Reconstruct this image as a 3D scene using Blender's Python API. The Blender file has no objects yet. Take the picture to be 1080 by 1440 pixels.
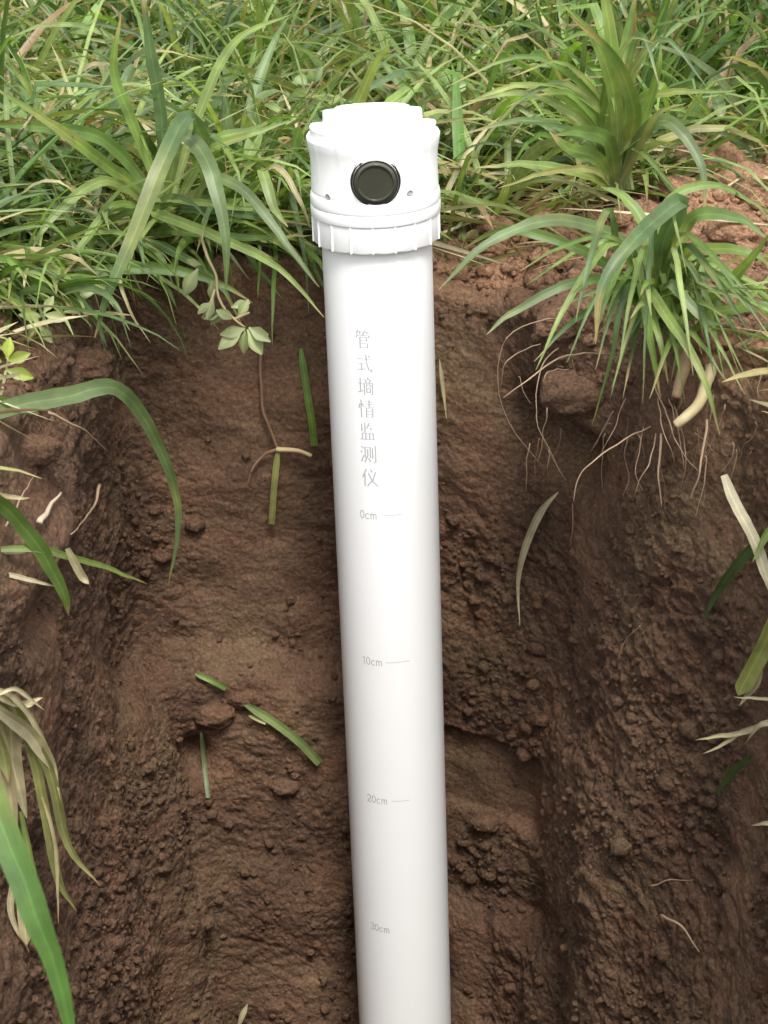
import bpy, math, random
import numpy as np
from mathutils import Vector

R = math.radians
scene = bpy.context.scene
COL = scene.collection

# ------------------------------------------------------------------ camera, light, exposure
PITCH = 24.0; D0 = 1.16; FPX = 2713.0
cp, sp = math.cos(R(PITCH)), math.sin(R(PITCH))
CAMP = np.array([0.0, -D0 * cp, D0 * sp])
cam = bpy.data.cameras.new('camera')
camo = bpy.data.objects.new('camera', cam); COL.objects.link(camo)
camo.location = CAMP; camo.rotation_euler = (R(90 - PITCH), 0, 0)
cam.sensor_fit = 'VERTICAL'; cam.sensor_height = 36.0; cam.sensor_width = 27.0
cam.lens = FPX / 1440 * 36; cam.clip_start = 0.02; cam.clip_end = 400
cam.dof.use_dof = True; cam.dof.focus_distance = 1.17; cam.dof.aperture_fstop = 32
scene.camera = camo

SUN_EL, SUN_AZ = 60.0, 168.0      # azimuth measured from +Y clockwise: behind the camera
world = bpy.data.worlds.new('World'); scene.world = world; world.use_nodes = True
wn = world.node_tree; wn.nodes.clear()
sky = wn.nodes.new('ShaderNodeTexSky'); sky.sky_type = 'NISHITA'; sky.sun_disc = False
sky.sun_elevation = R(SUN_EL); sky.sun_rotation = R(SUN_AZ); sky.dust_density = 3; sky.air_density = 1.0
hs = wn.nodes.new('ShaderNodeHueSaturation'); hs.inputs['Saturation'].default_value = 0.25
bg = wn.nodes.new('ShaderNodeBackground'); bg.inputs[1].default_value = 0.15
wo = wn.nodes.new('ShaderNodeOutputWorld')
wn.links.new(sky.outputs[0], hs.inputs['Color']); wn.links.new(hs.outputs[0], bg.inputs[0]); wn.links.new(bg.outputs[0], wo.inputs[0])
sl = bpy.data.lights.new('sun', 'SUN'); sl.energy = 1.5; sl.angle = R(14); sl.color = (1, .965, .91)
so = bpy.data.objects.new('sun', sl); COL.objects.link(so)
sd = Vector((math.sin(R(SUN_AZ)) * math.cos(R(SUN_EL)), math.cos(R(SUN_AZ)) * math.cos(R(SUN_EL)), math.sin(R(SUN_EL))))
so.rotation_euler = sd.to_track_quat('Z', 'Y').to_euler(); so.location = (0, -2, 3)
vs = scene.view_settings; vs.view_transform = 'Standard'; vs.look = 'None'; vs.exposure = 1.2; vs.gamma = 1
vs.use_curve_mapping = False

rng = np.random.default_rng(7)
random.seed(7)

# ------------------------------------------------------------------ noise
_perm = np.random.default_rng(3).permutation(256); _perm = np.concatenate([_perm, _perm])
_g = np.random.default_rng(4).normal(size=(256, 3)); _g /= np.linalg.norm(_g, axis=1)[:, None]
def pn(p):
    p = np.asarray(p, float); i = np.floor(p).astype(int); f = p - i; i &= 255
    u = f * f * f * (f * (f * 6 - 15) + 10); out = np.zeros(p.shape[:-1])
    for a in (0, 1):
        for b in (0, 1):
            for c in (0, 1):
                h = _perm[(_perm[(_perm[(i[..., 0] + a) & 255] + i[..., 1] + b) & 255] + i[..., 2] + c) & 255]
                d = f - np.array([a, b, c]); g = _g[h]
                w = (u[..., 0] if a else 1 - u[..., 0]) * (u[..., 1] if b else 1 - u[..., 1]) * (u[..., 2] if c else 1 - u[..., 2])
                out += w * (g * d).sum(-1)
    return out * 1.5
def fbm(p, o=4, gain=.5, lac=2.03):
    p = np.asarray(p, float); a = 1.0; s = 0; t = 0
    for k in range(o):
        s = s + a * pn(p + 17.3 * k); t += a; a *= gain; p = p * lac
    return s / t
def bil(p, o=3):           # lumpy, clod-like: rounded tops with sharp creases between
    p = np.asarray(p, float); a = 1.0; s = 0; t = 0
    for k in range(o):
        s = s + a * np.abs(pn(p + 31.7 * k)); t += a; a *= .5; p = p * 2.1
    return s / t
def sst(a, b, x):
    t = np.clip((x - a) / (b - a), 0, 1); return t * t * (3 - 2 * t)

# ------------------------------------------------------------------ camera geometry -> metres
def P(px, py, Y):
    """world point seen at photo pixel (px,py) on the plane at depth Y"""
    a = (px - 540) / FPX; b = (720 - py) / FPX
    d = np.array([a, cp + b * sp, -sp + b * cp])
    t = (Y - CAMP[1]) / d[1]
    return CAMP + d * t
def Pg(px, py, z):
    a = (px - 540) / FPX; b = (720 - py) / FPX
    d = np.array([a, cp + b * sp, -sp + b * cp]); t = (z - CAMP[2]) / d[2]
    return CAMP + d * t

# ------------------------------------------------------------------ materials
def mat(name):
    m = bpy.data.materials.new(name); m.use_nodes = True; n = m.node_tree
    return m, n, n.nodes['Principled BSDF'], n.nodes['Material Output']
def nd(n, t, **k):
    o = n.nodes.new(t)
    for a, b in k.items(): setattr(o, a, b)
    return o
def soil_mat(name, light=0.0):
    m, n, b, out = mat(name); L = n.links.new
    tc = nd(n, 'ShaderNodeTexCoord'); geo = nd(n, 'ShaderNodeNewGeometry')
    def noise(s, det=6, rough=.6, dist=0):
        x = nd(n, 'ShaderNodeTexNoise'); x.inputs['Scale'].default_value = s; x.inputs['Detail'].default_value = det
        x.inputs['Roughness'].default_value = rough; x.inputs['Distortion'].default_value = dist
        L(geo.outputs['Position'], x.inputs['Vector']); return x
    def ramp(src, stops):
        r = nd(n, 'ShaderNodeValToRGB'); e = r.color_ramp.elements
        e[0].position, e[0].color = stops[0][0], (*stops[0][1], 1); e[1].position, e[1].color = stops[-1][0], (*stops[-1][1], 1)
        for p, c in stops[1:-1]:
            q = e.new(p); q.color = (*c, 1)
        L(src, r.inputs[0]); return r
    big = ramp(noise(9, 4).outputs[0], [(.34, (.084, .049, .031)), (.5, (.116, .069, .043)), (.66, (.142, .093, .053))])
    red = ramp(noise(23, 5, .65, .4).outputs[0], [(.45, (0, 0, 0)), (.66, (1, 1, 1))])
    mx = nd(n, 'ShaderNodeMix', data_type='RGBA'); L(red.outputs[0], mx.inputs[0]); L(big.outputs[0], mx.inputs[6]); mx.inputs[7].default_value = (.130, .069, .042, 1)
    # dry light soil: attribute 'dry'
    at = nd(n, 'ShaderNodeAttribute', attribute_name='dry')
    mx2 = nd(n, 'ShaderNodeMix', data_type='RGBA'); L(at.outputs['Fac'], mx2.inputs[0]); L(mx.outputs[2], mx2.inputs[6]); mx2.inputs[7].default_value = (.36, .205, .122, 1)
    # grain
    gr = ramp(noise(420, 5, .75).outputs[0], [(.3, (.50, .49, .48)), (.5, (1, 1, 1)), (.70, (1.6, 1.55, 1.45))])
    mu = nd(n, 'ShaderNodeMix', data_type='RGBA', blend_type='MULTIPLY'); mu.inputs[0].default_value = 1
    L(mx2.outputs[2], mu.inputs[6]); L(gr.outputs[0], mu.inputs[7])
    sp_ = ramp(noise(160, 3, .7).outputs[0], [(.66, (0, 0, 0)), (.76, (1, 1, 1))])
    mu2 = nd(n, 'ShaderNodeMix', data_type='RGBA'); L(sp_.outputs[0], mu2.inputs[0]); L(mu.outputs[2], mu2.inputs[6]); mu2.inputs[7].default_value = (.19, .145, .065, 1)
    sc = nd(n, 'ShaderNodeMath', operation='MULTIPLY'); L(sp_.outputs[0], sc.inputs[0]); sc.inputs[1].default_value = .45
    L(sc.outputs[0], mu2.inputs[0])
    L(mu2.outputs[2], b.inputs['Base Color'])
    b.inputs['Roughness'].default_value = .85; b.inputs['Specular IOR Level'].default_value = .22
    sm = nd(n, 'ShaderNodeAttribute', attribute_name='smooth')
    st = nd(n, 'ShaderNodeMapRange'); L(sm.outputs['Fac'], st.inputs[0]); st.inputs[3].default_value = 1.0; st.inputs[4].default_value = .28
    b1 = nd(n, 'ShaderNodeBump'); b1.inputs['Distance'].default_value = .0036; L(st.outputs[0], b1.inputs['Strength']); L(noise(240, 7, .72, .3).outputs[0], b1.inputs['Height'])
    vo = nd(n, 'ShaderNodeTexVoronoi'); vo.inputs['Scale'].default_value = 330; L(geo.outputs['Position'], vo.inputs['Vector'])
    b2 = nd(n, 'ShaderNodeBump'); b2.inputs['Distance'].default_value = .0012; L(st.outputs[0], b2.inputs['Strength']); b2.invert = True
    L(vo.outputs['Distance'], b2.inputs['Height']); L(b1.outputs[0], b2.inputs['Normal']); L(b2.outputs[0], b.inputs['Normal'])
    return m
def leaf_mat(name, transl=.35, rough=.42):
    m, n, b, out = mat(name); L = n.links.new
    at = nd(n, 'ShaderNodeAttribute', attribute_name='col'); ac = nd(n, 'ShaderNodeAttribute', attribute_name='across')
    geo = nd(n, 'ShaderNodeNewGeometry')
    # fine ribs running along the blade
    w = nd(n, 'ShaderNodeMath', operation='MULTIPLY'); L(ac.outputs['Fac'], w.inputs[0]); w.inputs[1].default_value = 19
    s = nd(n, 'ShaderNodeTexNoise', noise_dimensions='1D'); w.inputs[1].default_value = 5.3; s.inputs['Scale'].default_value = 1; s.inputs['Detail'].default_value = 3; s.inputs['Roughness'].default_value = .7; L(w.outputs[0], s.inputs['W'])
    ab = nd(n, 'ShaderNodeMath', operation='ABSOLUTE'); L(ac.outputs['Fac'], ab.inputs[0])
    rib = nd(n, 'ShaderNodeMapRange'); L(ab.outputs[0], rib.inputs[0]); rib.inputs[1].default_value = .05; rib.inputs[2].default_value = .14; rib.inputs[3].default_value = 1.35; rib.inputs[4].default_value = 1.0
    mr = nd(n, 'ShaderNodeMapRange'); L(s.outputs[0], mr.inputs[0]); mr.inputs[1].default_value = .3; mr.inputs[2].default_value = .7; mr.inputs[3].default_value = .80; mr.inputs[4].default_value = 1.16
    no = nd(n, 'ShaderNodeTexNoise'); no.inputs['Scale'].default_value = 70; no.inputs['Detail'].default_value = 4; L(geo.outputs['Position'], no.inputs[0])
    m2 = nd(n, 'ShaderNodeMapRange'); L(no.outputs[0], m2.inputs[0]); m2.inputs[1].default_value = .3; m2.inputs[2].default_value = .7; m2.inputs[3].default_value = .72; m2.inputs[4].default_value = 1.25
    mm = nd(n, 'ShaderNodeMath', operation='MULTIPLY'); L(mr.outputs[0], mm.inputs[0]); L(m2.outputs[0], mm.inputs[1])
    m3 = nd(n, 'ShaderNodeMath', operation='MULTIPLY'); L(mm.outputs[0], m3.inputs[0]); L(rib.outputs[0], m3.inputs[1])
    vm = nd(n, 'ShaderNodeVectorMath', operation='SCALE'); L(at.outputs['Color'], vm.inputs[0]); L(m3.outputs[0], vm.inputs['Scale'])
    L(vm.outputs[0], b.inputs['Base Color']); b.inputs['Roughness'].default_value = rough; b.inputs['Specular IOR Level'].default_value = .5
    bp = nd(n, 'ShaderNodeBump'); bp.inputs['Strength'].default_value = .35; bp.inputs['Distance'].default_value = .0004
    L(s.outputs[0], bp.inputs['Height']); L(bp.outputs[0], b.inputs['Normal'])
    tr = nd(n, 'ShaderNodeBsdfTranslucent'); v2 = nd(n, 'ShaderNodeVectorMath', operation='MULTIPLY'); L(vm.outputs[0], v2.inputs[0]); v2.inputs[1].default_value = (1.5, 1.6, .7)
    L(v2.outputs[0], tr.inputs[0])
    ms = nd(n, 'ShaderNodeMixShader'); ms.inputs[0].default_value = transl; L(b.outputs[0], ms.inputs[1]); L(tr.outputs[0], ms.inputs[2]); L(ms.outputs[0], out.inputs[0])
    return m
def plain(name, c, rough=.5, spec=.5, metal=0, noise=.04):
    m, n, b, out = mat(name); L = n.links.new
    geo = nd(n, 'ShaderNodeTexCoord'); no = nd(n, 'ShaderNodeTexNoise'); no.inputs['Scale'].default_value = 35; no.inputs['Detail'].default_value = 6
    L(geo.outputs['Object'], no.inputs[0]); r = nd(n, 'ShaderNodeMapRange'); L(no.outputs[0], r.inputs[0]); r.inputs[3].default_value = 1 - noise; r.inputs[4].default_value = 1 + noise
    v = nd(n, 'ShaderNodeVectorMath', operation='SCALE'); v.inputs[0].default_value = c; L(r.outputs[0], v.inputs['Scale']); L(v.outputs[0], b.inputs['Base Color'])
    b.inputs['Roughness'].default_value = rough; b.inputs['Specular IOR Level'].default_value = spec; b.inputs['Metallic'].default_value = metal
    return m
M_SOIL = soil_mat('soil')
M_LEAF = leaf_mat('grass_leaf'); M_DRY = leaf_mat('dry_straw', .15, .6)
M_ROOT = plain('root_skin', (.34, .235, .155), .7, .3, 0, .3)
M_ROOTD = plain('dark_root_skin', (.20, .115, .07), .8, .3, 0, .3)

# ------------------------------------------------------------------ mesh helpers
def mk(name, V, F, m, parent=None, smooth=True, attrs=None, loc=None):
    V = np.asarray(V, float)
    if loc is not None: V = V - np.asarray(loc)
    me = bpy.data.meshes.new(name)
    if isinstance(F, np.ndarray):
        k = F.shape[1]; me.vertices.add(len(V)); me.vertices.foreach_set('co', V.astype(np.float32).ravel())
        me.loops.add(F.size); me.loops.foreach_set('vertex_index', F.astype(np.int32).ravel())
        me.polygons.add(len(F)); me.polygons.foreach_set('loop_start', np.arange(0, F.size, k, dtype=np.int32))
        me.polygons.foreach_set('loop_total', np.full(len(F), k, np.int32)); me.update(calc_edges=True)
    else:
        me.from_pydata([tuple(v) for v in V], [], F)
    if smooth: me.polygons.foreach_set('use_smooth', [True] * len(me.polygons))
    for k, (typ, dat) in (attrs or {}).items():
        a = me.attributes.new(k, typ, 'POINT')
        if typ == 'FLOAT': a.data.foreach_set('value', np.asarray(dat, np.float32).ravel())
        else: a.data.foreach_set('color', np.asarray(dat, np.float32).ravel())
    me.materials.append(m); me.update()
    o = bpy.data.objects.new(name, me); COL.objects.link(o)
    if parent is not None: o.parent = parent
    if loc is not None: o.location = loc
    return o
def tag(o, label=None, cat=None, group=None, kind=None):
    if label: o['label'] = label
    if cat: o['category'] = cat
    if group: o['group'] = group
    if kind: o['kind'] = kind
    return o
def empty(name, loc):
    o = bpy.data.objects.new(name, None); COL.objects.link(o); o.location = tuple(loc); o.empty_display_size = .02
    return o
def crom(pts, n):
    pts = np.asarray(pts, float)
    if len(pts) == 2: return pts[0] + (pts[1] - pts[0]) * np.linspace(0, 1, n)[:, None]
    q = np.vstack([2 * pts[0] - pts[1], pts, 2 * pts[-1] - pts[-2]]); k = len(pts) - 1
    t = np.linspace(0, k - 1e-6, n); i = t.astype(int); f = (t - i)[:, None]
    a, b, c, d = q[i], q[i + 1], q[i + 2], q[i + 3]
    return .5 * (2 * b + (c - a) * f + (2 * a - 5 * b + 4 * c - d) * f * f + (3 * b - a - 3 * c + d) * f ** 3)
def norm(v): return v / np.maximum(np.linalg.norm(v, axis=-1, keepdims=True), 1e-9)
def ribbon(path, w, face, fold=.25, twist=0.0):
    """leaf blade: 5 points across, V-folded. path (n,3), w half widths (n), face: direction the upper side looks"""
    path = np.asarray(path); n = len(path); T = norm(np.gradient(path, axis=0))
    f = np.asarray(face, float); f = np.broadcast_to(f, (n, 3))
    S = norm(np.cross(T, f)); U = np.cross(S, T)
    tw = np.linspace(0, twist, n)[:, None]; S2 = S * np.cos(tw) + U * np.sin(tw); U2 = U * np.cos(tw) - S * np.sin(tw)
    a = np.array([-1, -.5, 0, .5, 1.0]); h = np.array([1, .42, 0, .42, 1.0]) * fold
    V = path[:, None] + S2[:, None] * (a[None, :, None] * w[:, None, None]) + U2[:, None] * (h[None, :, None] * w[:, None, None])
    idx = np.arange(n * 5).reshape(n, 5)
    F = np.stack([idx[:-1, :-1], idx[:-1, 1:], idx[1:, 1:], idx[1:, :-1]], -1).reshape(-1, 4)
    return V.reshape(-1, 3), F, np.tile(a, n), np.repeat(np.linspace(0, 1, n), 5)
def tubem(path, r, k=7):
    path = np.asarray(path); n = len(path); T = norm(np.gradient(path, axis=0)); ref = np.array([.3, .2, .9]); ref = ref / np.linalg.norm(ref)
    S = norm(np.cross(T, ref)); U = np.cross(S, T); r = np.broadcast_to(r, (n,))
    th = np.linspace(0, 2 * np.pi, k, endpoint=False)
    V = path[:, None] + (S[:, None] * np.cos(th)[None, :, None] + U[:, None] * np.sin(th)[None, :, None]) * r[:, None, None]
    idx = np.arange(n * k).reshape(n, k); nx = np.roll(idx, -1, 1)
    F = [tuple(x) for x in np.stack([idx[:-1], nx[:-1], nx[1:], idx[1:]], -1).reshape(-1, 4)]
    F += [tuple(idx[0][::-1]), tuple(idx[-1])]
    return V.reshape(-1, 3), F
GREENS = np.array([[.110, .182, .040], [.140, .222, .046], [.096, .158, .050], [.180, .258, .066], [.072, .125, .038], [.235, .290, .100], [.14, .20, .08]])
DRYS = np.array([[.42, .34, .17], [.34, .29, .12], [.50, .43, .26], [.27, .26, .09], [.30, .20, .10]])

# ------------------------------------------------------------------ the pit: plan curve and ground height
ctrl = np.array([(-.172, .095), (-.155, .114), (-.10, .116), (0, .112), (.06, .102), (.108, .068), (.132, .010), (.156, -.05), (.196, -.13), (.215, -.30), (.21, -.74),
                 (.10, -.80), (-.14, -.80), (-.22, -.72), (-.205, -.4), (-.190, -.2), (-.180, -.05)])
def closed_crom(c, m):
    n = len(c); out = []
    for i in range(n):
        a, b, cc, d = c[(i - 1) % n], c[i], c[(i + 1) % n], c[(i + 2) % n]
        f = np.linspace(0, 1, m, endpoint=False)[:, None]
        out.append(.5 * (2 * b + (cc - a) * f + (2 * a - 5 * b + 4 * cc - d) * f * f + (3 * b - a - 3 * cc + d) * f ** 3))
    return np.vstack(out)
cc = closed_crom(ctrl, 400)
seg = np.linalg.norm(np.roll(cc, -1, 0) - cc, axis=1)
dens = np.where(cc[:, 1] > -.42, 1.0, .22)
cum = np.concatenate([[0], np.cumsum(seg * dens)]); NU = 820
uu = np.linspace(0, cum[-1], NU, endpoint=False)
cx = np.interp(uu, cum, np.append(cc[:, 0], cc[0, 0])); cy = np.interp(uu, cum, np.append(cc[:, 1], cc[0, 1]))
C = np.stack([cx, cy], 1)
T2 = np.roll(C, -1, 0) - np.roll(C, 1, 0)
for _ in range(12): T2 = (T2 + np.roll(T2, 1, 0) + np.roll(T2, -1, 0)) / 3
T2 /= np.linalg.norm(T2, axis=1)[:, None]
N2 = np.stack([-T2[:, 1], T2[:, 0]], 1)          # candidate outward normal
cen = C.mean(0)
if ((C - cen) * N2).sum(1).mean() < 0: N2 = -N2
def inpit(x, y, grow=0.0):
    """signed distance to the pit edge, negative inside"""
    x = np.atleast_1d(x); y = np.atleast_1d(y); out = np.empty(len(x)); Cs = C[::4]; Ns = N2[::4]
    for s in range(0, len(x), 4000):
        q = np.stack([x[s:s + 4000], y[s:s + 4000]], 1); d = q[:, None] - Cs[None]; dd = (d ** 2).sum(-1); i = dd.argmin(1)
        sg = (d[np.arange(len(q)), i] * Ns[i]).sum(1); out[s:s + 4000] = np.sqrt(dd.min(1)) * np.sign(sg)
    return out - grow
def gauss(x, y, a, b, s, s2=None): return np.exp(-(((x - a) / s) ** 2 + ((y - b) / (s2 or s)) ** 2))
G0 = .130
def gh(x, y):
    x = np.asarray(x, float); y = np.asarray(y, float)
    h = G0 - .024 * gauss(x, y, .07, .11, .06, .05) + .026 * gauss(x, y, .27, .16, .09, .12) + .014 * gauss(x, y, .17, .02, .05) - .012 * gauss(x, y, -.2, -.1, .06, .14)
    p = np.stack([x * 3.1, y * 3.1, np.zeros_like(x)], -1)
    near = np.exp(-((x) ** 2 + (y - .2) ** 2) / 4)
    return h + .016 * fbm(p, 3) + .3 * (1 - near) * pn(np.stack([x * .07, y * .07, x * 0 + 3], -1))
# drier, crumbly spoil on the right bank and along the rim
def dryness(x, y):
    p = np.stack([x * 14, y * 14, np.zeros_like(x) + 2], -1)
    m = gauss(x, y, .26, .12, .14, .2) + .9 * gauss(x, y, .09, .13, .09, .035) + .55 * gauss(x, y, .42, .45, .1)
    return np.clip(m * (.85 + .8 * fbm(p, 3)), 0, 1)

ZF = -.64
# --- wall rows
NW = 430
tw = np.linspace(0, 1, NW) ** .92
lipz = gh(C[:, 0], C[:, 1])
def wall_offset(X, Y, Z):
    """outward (+) displacement of the wall along its plan normal"""
    p = np.stack([X, Y, Z], -1)
    o = .016 * fbm(p * 7, 3)
    left = sst(.02, -.03, X) * sst(.02, .07, Y); right = sst(.03, .06, X) * sst(0.0, .05, Y)
    j = .030 * fbm(np.stack([X * 9, Y * 9, Z * 0 + 1], -1), 3) + .012 * pn(np.stack([X * 45, Y * 45, Z * 0], -1))
    o -= .022 * left * sst(-.145, -.178, Z + j)
    rec = sst(.034, .037, X) * sst(.112, .106, X + .2 * j) * sst(-.213, -.217, Z + .1 * j) * sst(-.279, -.275, Z + .25 * j) * sst(.03, .06, Y)
    o += .008 * rec
    o -= .001 * right * sst(-.277, -.284, Z + j * .25)
    o -= .016 * right * sst(-.34, -.37, Z + j * .8) + .014 * left * sst(-.30, -.34, Z + j)
    o += .006 * left * sst(-.02, -.12, Z)
    # clod-held overhang by the right corner with a hollow below it
    o -= .030 * np.exp(-(((X - .112) / .035) ** 2 + ((Y - .035) / .045) ** 2)) * sst(.035, .055, Z + j * .5)
    o += .055 * np.exp(-(((X - .108) / .020) ** 2 + ((Y - .06) / .035) ** 2 + ((Z - .022) / .022) ** 2))
    o += .040 * np.exp(-(((X + .135) / .014) ** 2 + ((Y - .09) / .04) ** 2 + ((Z + .232) / .016) ** 2))
    o += .030 * np.exp(-(((X + .18) / .03) ** 2 + ((Y + .13) / .035) ** 2 + ((Z - .005) / .014) ** 2))
    o -= .012 * np.exp(-(((Y + .12) / .07) ** 2 + ((Z - .04) / .022) ** 2)) * sst(-.1, -.16, X)
    # right flank swells towards the floor
    o -= .030 * sst(.10, .16, X) * sst(0, -.35, Z)
    o -= .020 * sst(-.10, -.16, X) * sst(-.02, -.35, Z)
    o -= .06 * sst(-.50, -.64, Z)
    return o
def smoothmask(X, Y, Z):
    p = np.stack([X * 13, Y * 13, Z * 4.5], -1)
    s = .8 * sst(.05, .3, pn(p + 4.4))
    s = np.maximum(s, 1.05 * np.exp(-(((X + .085) / .055) ** 4 + ((Z + .02) / .14) ** 6)) * sst(.03, .07, Y))
    s = np.maximum(s, np.exp(-(((X - .06) / .03) ** 4 + ((Z - .03) / .08) ** 4)) * sst(.03, .07, Y))
    s = np.maximum(s, 1.25 * np.exp(-(((X - .075) / .034) ** 10 + ((Z + .246) / .031) ** 10)) * sst(.0, .04, Y))
    return np.clip(s, 0, 1) * .85
def fine(p, s):
    d = .0075 * (bil(p * 20, 2) - .25) * (1 - .5 * s) + 0.0062 * (bil(p * 55 + 5, 2) - .25) * (1 - .8 * s) + .0045 * (bil(p * 135 + 9, 2) - .25) * (1 - .75 * s) + .0018 * pn(p * 330) * (1 - .7 * s)
    q = p + .012 * np.stack([pn(p * 60 + 3), pn(p * 60 + 13), pn(p * 60 + 23)], -1)
    cr = np.abs(pn(q * np.array([13, 13, 10]) + 40)); d -= .0045 * np.exp(-(cr / .018) ** 2) * sst(.0, .3, pn(p * 9 + 60)) * (1 - s)
    return d
rows = []; 
Z = ZF + (lipz[None] - ZF - .004) * tw[:, None]
X = np.broadcast_to(C[:, 0], Z.shape); Y = np.broadcast_to(C[:, 1], Z.shape)
o = wall_offset(X, Y, Z); lip = sst(.020, 0, lipz[None] - Z)        # rounded shoulder at the rim
o = o * (1 - .75 * lip) + .012 * lip ** 2
X = X + N2[:, 0] * o; Y = Y + N2[:, 1] * o
s = smoothmask(X, Y, Z); p3 = np.stack([X, Y, Z], -1)
f = fine(p3, s)
X = X - N2[:, 0] * f * (1 - .6 * lip); Y = Y - N2[:, 1] * f * (1 - .6 * lip); Zw = Z + f * .5 * (1 + lip)
WALL = np.stack([X, Y, Zw], -1); WS = s
# --- ground rows, growing steps outward to the horizon
st = [0.0]; d_ = .0018
while st[-1] < 90: st.append(st[-1] + d_); d_ *= 1.032 if st[-1] > .25 else 1.006
st = np.array(st[1:]); 
GX = WALL[-1, :, 0][None] + N2[:, 0][None] * st[:, None]; GY = WALL[-1, :, 1][None] + N2[:, 1][None] * st[:, None]
sf = np.exp(-st / 1.2)[:, None]
p3 = np.stack([GX, GY, GX * 0], -1); dr = dryness(GX, GY)
gz = gh(GX, GY) + sf * ((.020 + .020 * dr) * (bil(p3 * 19, 2) - .25) + (.009 + .013 * dr) * (bil(p3 * 55, 2) - .22) + .0035 * (bil(p3 * 150, 2) - .2))
bl = sst(0, .012, st)[:, None]; gz = WALL[-1, :, 2][None] * (1 - bl) + gz * bl
GR = np.stack([GX, GY, gz], -1)
def gridf(r, c):
    i = np.arange(r * c).reshape(r, c); nx = np.roll(i, -1, 1)
    return np.stack([i[:-1], i[1:], nx[1:], nx[:-1]], -1).reshape(-1, 4)
# pit wall and floor
fl = []
for k in (0.0, .12, .25, .4, .55, .7, .85, .97):
    q = WALL[0, :, :2] * (1 - k) + cen * k; pz = WALL[0, :, 2] * (1 - min(1, k * 8)) + ZF * min(1, k * 8) + .02 * fbm(np.stack([q[:, 0] * 9, q[:, 1] * 9, q[:, 0] * 0], -1), 3)
    fl.append(np.stack([q[:, 0], q[:, 1], pz], -1))
FLOOR = np.array(fl[::-1])
Wd = .35 * sst(.03, 0, lipz[None] - Z) * dryness(WALL[..., 0], WALL[..., 1]) + .10 * sst(.05, .25, pn(WALL * 11 + 8)) + .22 * sst(.05, .13, WALL[..., 2]) * sst(.08, .13, WALL[..., 0])
wall = mk('pit_wall', WALL.reshape(-1, 3), gridf(NW, NU)[:, ::-1].copy(), M_SOIL, attrs={'dry': ('FLOAT', Wd), 'smooth': ('FLOAT', WS)})
tag(wall, 'brown earth sides of the dug pit around the tube', kind='structure')
floor = mk('pit_floor', FLOOR.reshape(-1, 3), gridf(len(FLOOR), NU)[:, ::-1].copy(), M_SOIL, attrs={'dry': ('FLOAT', np.zeros(FLOOR.shape[:2])), 'smooth': ('FLOAT', np.zeros(FLOOR.shape[:2]))})
tag(floor, 'dark earth floor of the pit', kind='structure')
GALL = np.concatenate([WALL[-1:], GR]); Gd = np.concatenate([dryness(WALL[-1:, :, 0], WALL[-1:, :, 1]), dr])
ground = mk('ground', GALL.reshape(-1, 3), gridf(len(GALL), NU)[:, ::-1].copy(), M_SOIL, attrs={'dry': ('FLOAT', Gd), 'smooth': ('FLOAT', np.zeros(Gd.shape))})
tag(ground, 'reddish brown topsoil around the pit', kind='structure')

# ------------------------------------------------------------------ loose crumbs and clods
def ico(sub):
    import bmesh
    b = bmesh.new(); bmesh.ops.create_icosphere(b, subdivisions=sub, radius=1); b.verts.ensure_lookup_table()
    V = np.array([v.co[:] for v in b.verts]); F = np.array([[v.index for v in f.verts] for f in b.faces]); b.free(); return V, F
I1, I2, I4 = ico(1), ico(2), ico(4)
def crumbs(name, label, pos, size, base, dry, sink):
    V0, F0 = base; n = len(pos); var = []
    for k in range(24):
        q = V0 * (1 + .55 * fbm(V0 * 1.3 + 13.7 * k, 3)[:, None]); q = q * (.7 + .6 * np.random.default_rng(k).random(3)); var.append(q)
    var = np.array(var); idx = rng.integers(0, 24, n)
    a = rng.random(n) * 6.28; c, s_ = np.cos(a), np.sin(a); W = var[idx] * size[:, None, None]
    W = np.stack([W[..., 0] * c[:, None] - W[..., 1] * s_[:, None], W[..., 0] * s_[:, None] + W[..., 1] * c[:, None], W[..., 2] * .85], -1)
    W = W + pos[:, None] + np.array([0, 0, 1]) * (size * sink)[:, None, None]
    F = (F0[None] + (np.arange(n) * len(V0))[:, None, None]).reshape(-1, 3)
    o = mk(name, W.reshape(-1, 3), F, M_SOIL, attrs={'dry': ('FLOAT', np.repeat(dry, len(V0))), 'smooth': ('FLOAT', np.zeros(n * len(V0)))})
    return tag(o, label, 'soil', kind='stuff')
# on the ground
gv = GR[st < .9].reshape(-1, 3); gdv = dr[st < .9].reshape(-1)
vis = (gv[:, 1] > -.8) & (np.abs(gv[:, 0]) < .6)
gv, gdv = gv[vis], gdv[vis]; w = .15 + 2.2 * gdv; w *= 1 / (1 + 0 * w)
cell = np.concatenate([np.repeat(np.diff(np.concatenate([[0], st]))[st < .9], NU)])[vis]
w = w * cell * 1000; w /= w.sum()
i = rng.choice(len(gv), 13000, p=w); ps = gv[i] + rng.normal(0, .0015, (13000, 3)) * [1, 1, 0]
crumbs('soil_crumbs', 'small reddish soil crumbs strewn over the bank', ps, np.clip(rng.lognormal(-6.25, .55, 13000), .0006, .008), I1, np.clip(gdv[i] + rng.normal(0, .12, 13000), 0, 1), .15)
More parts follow.
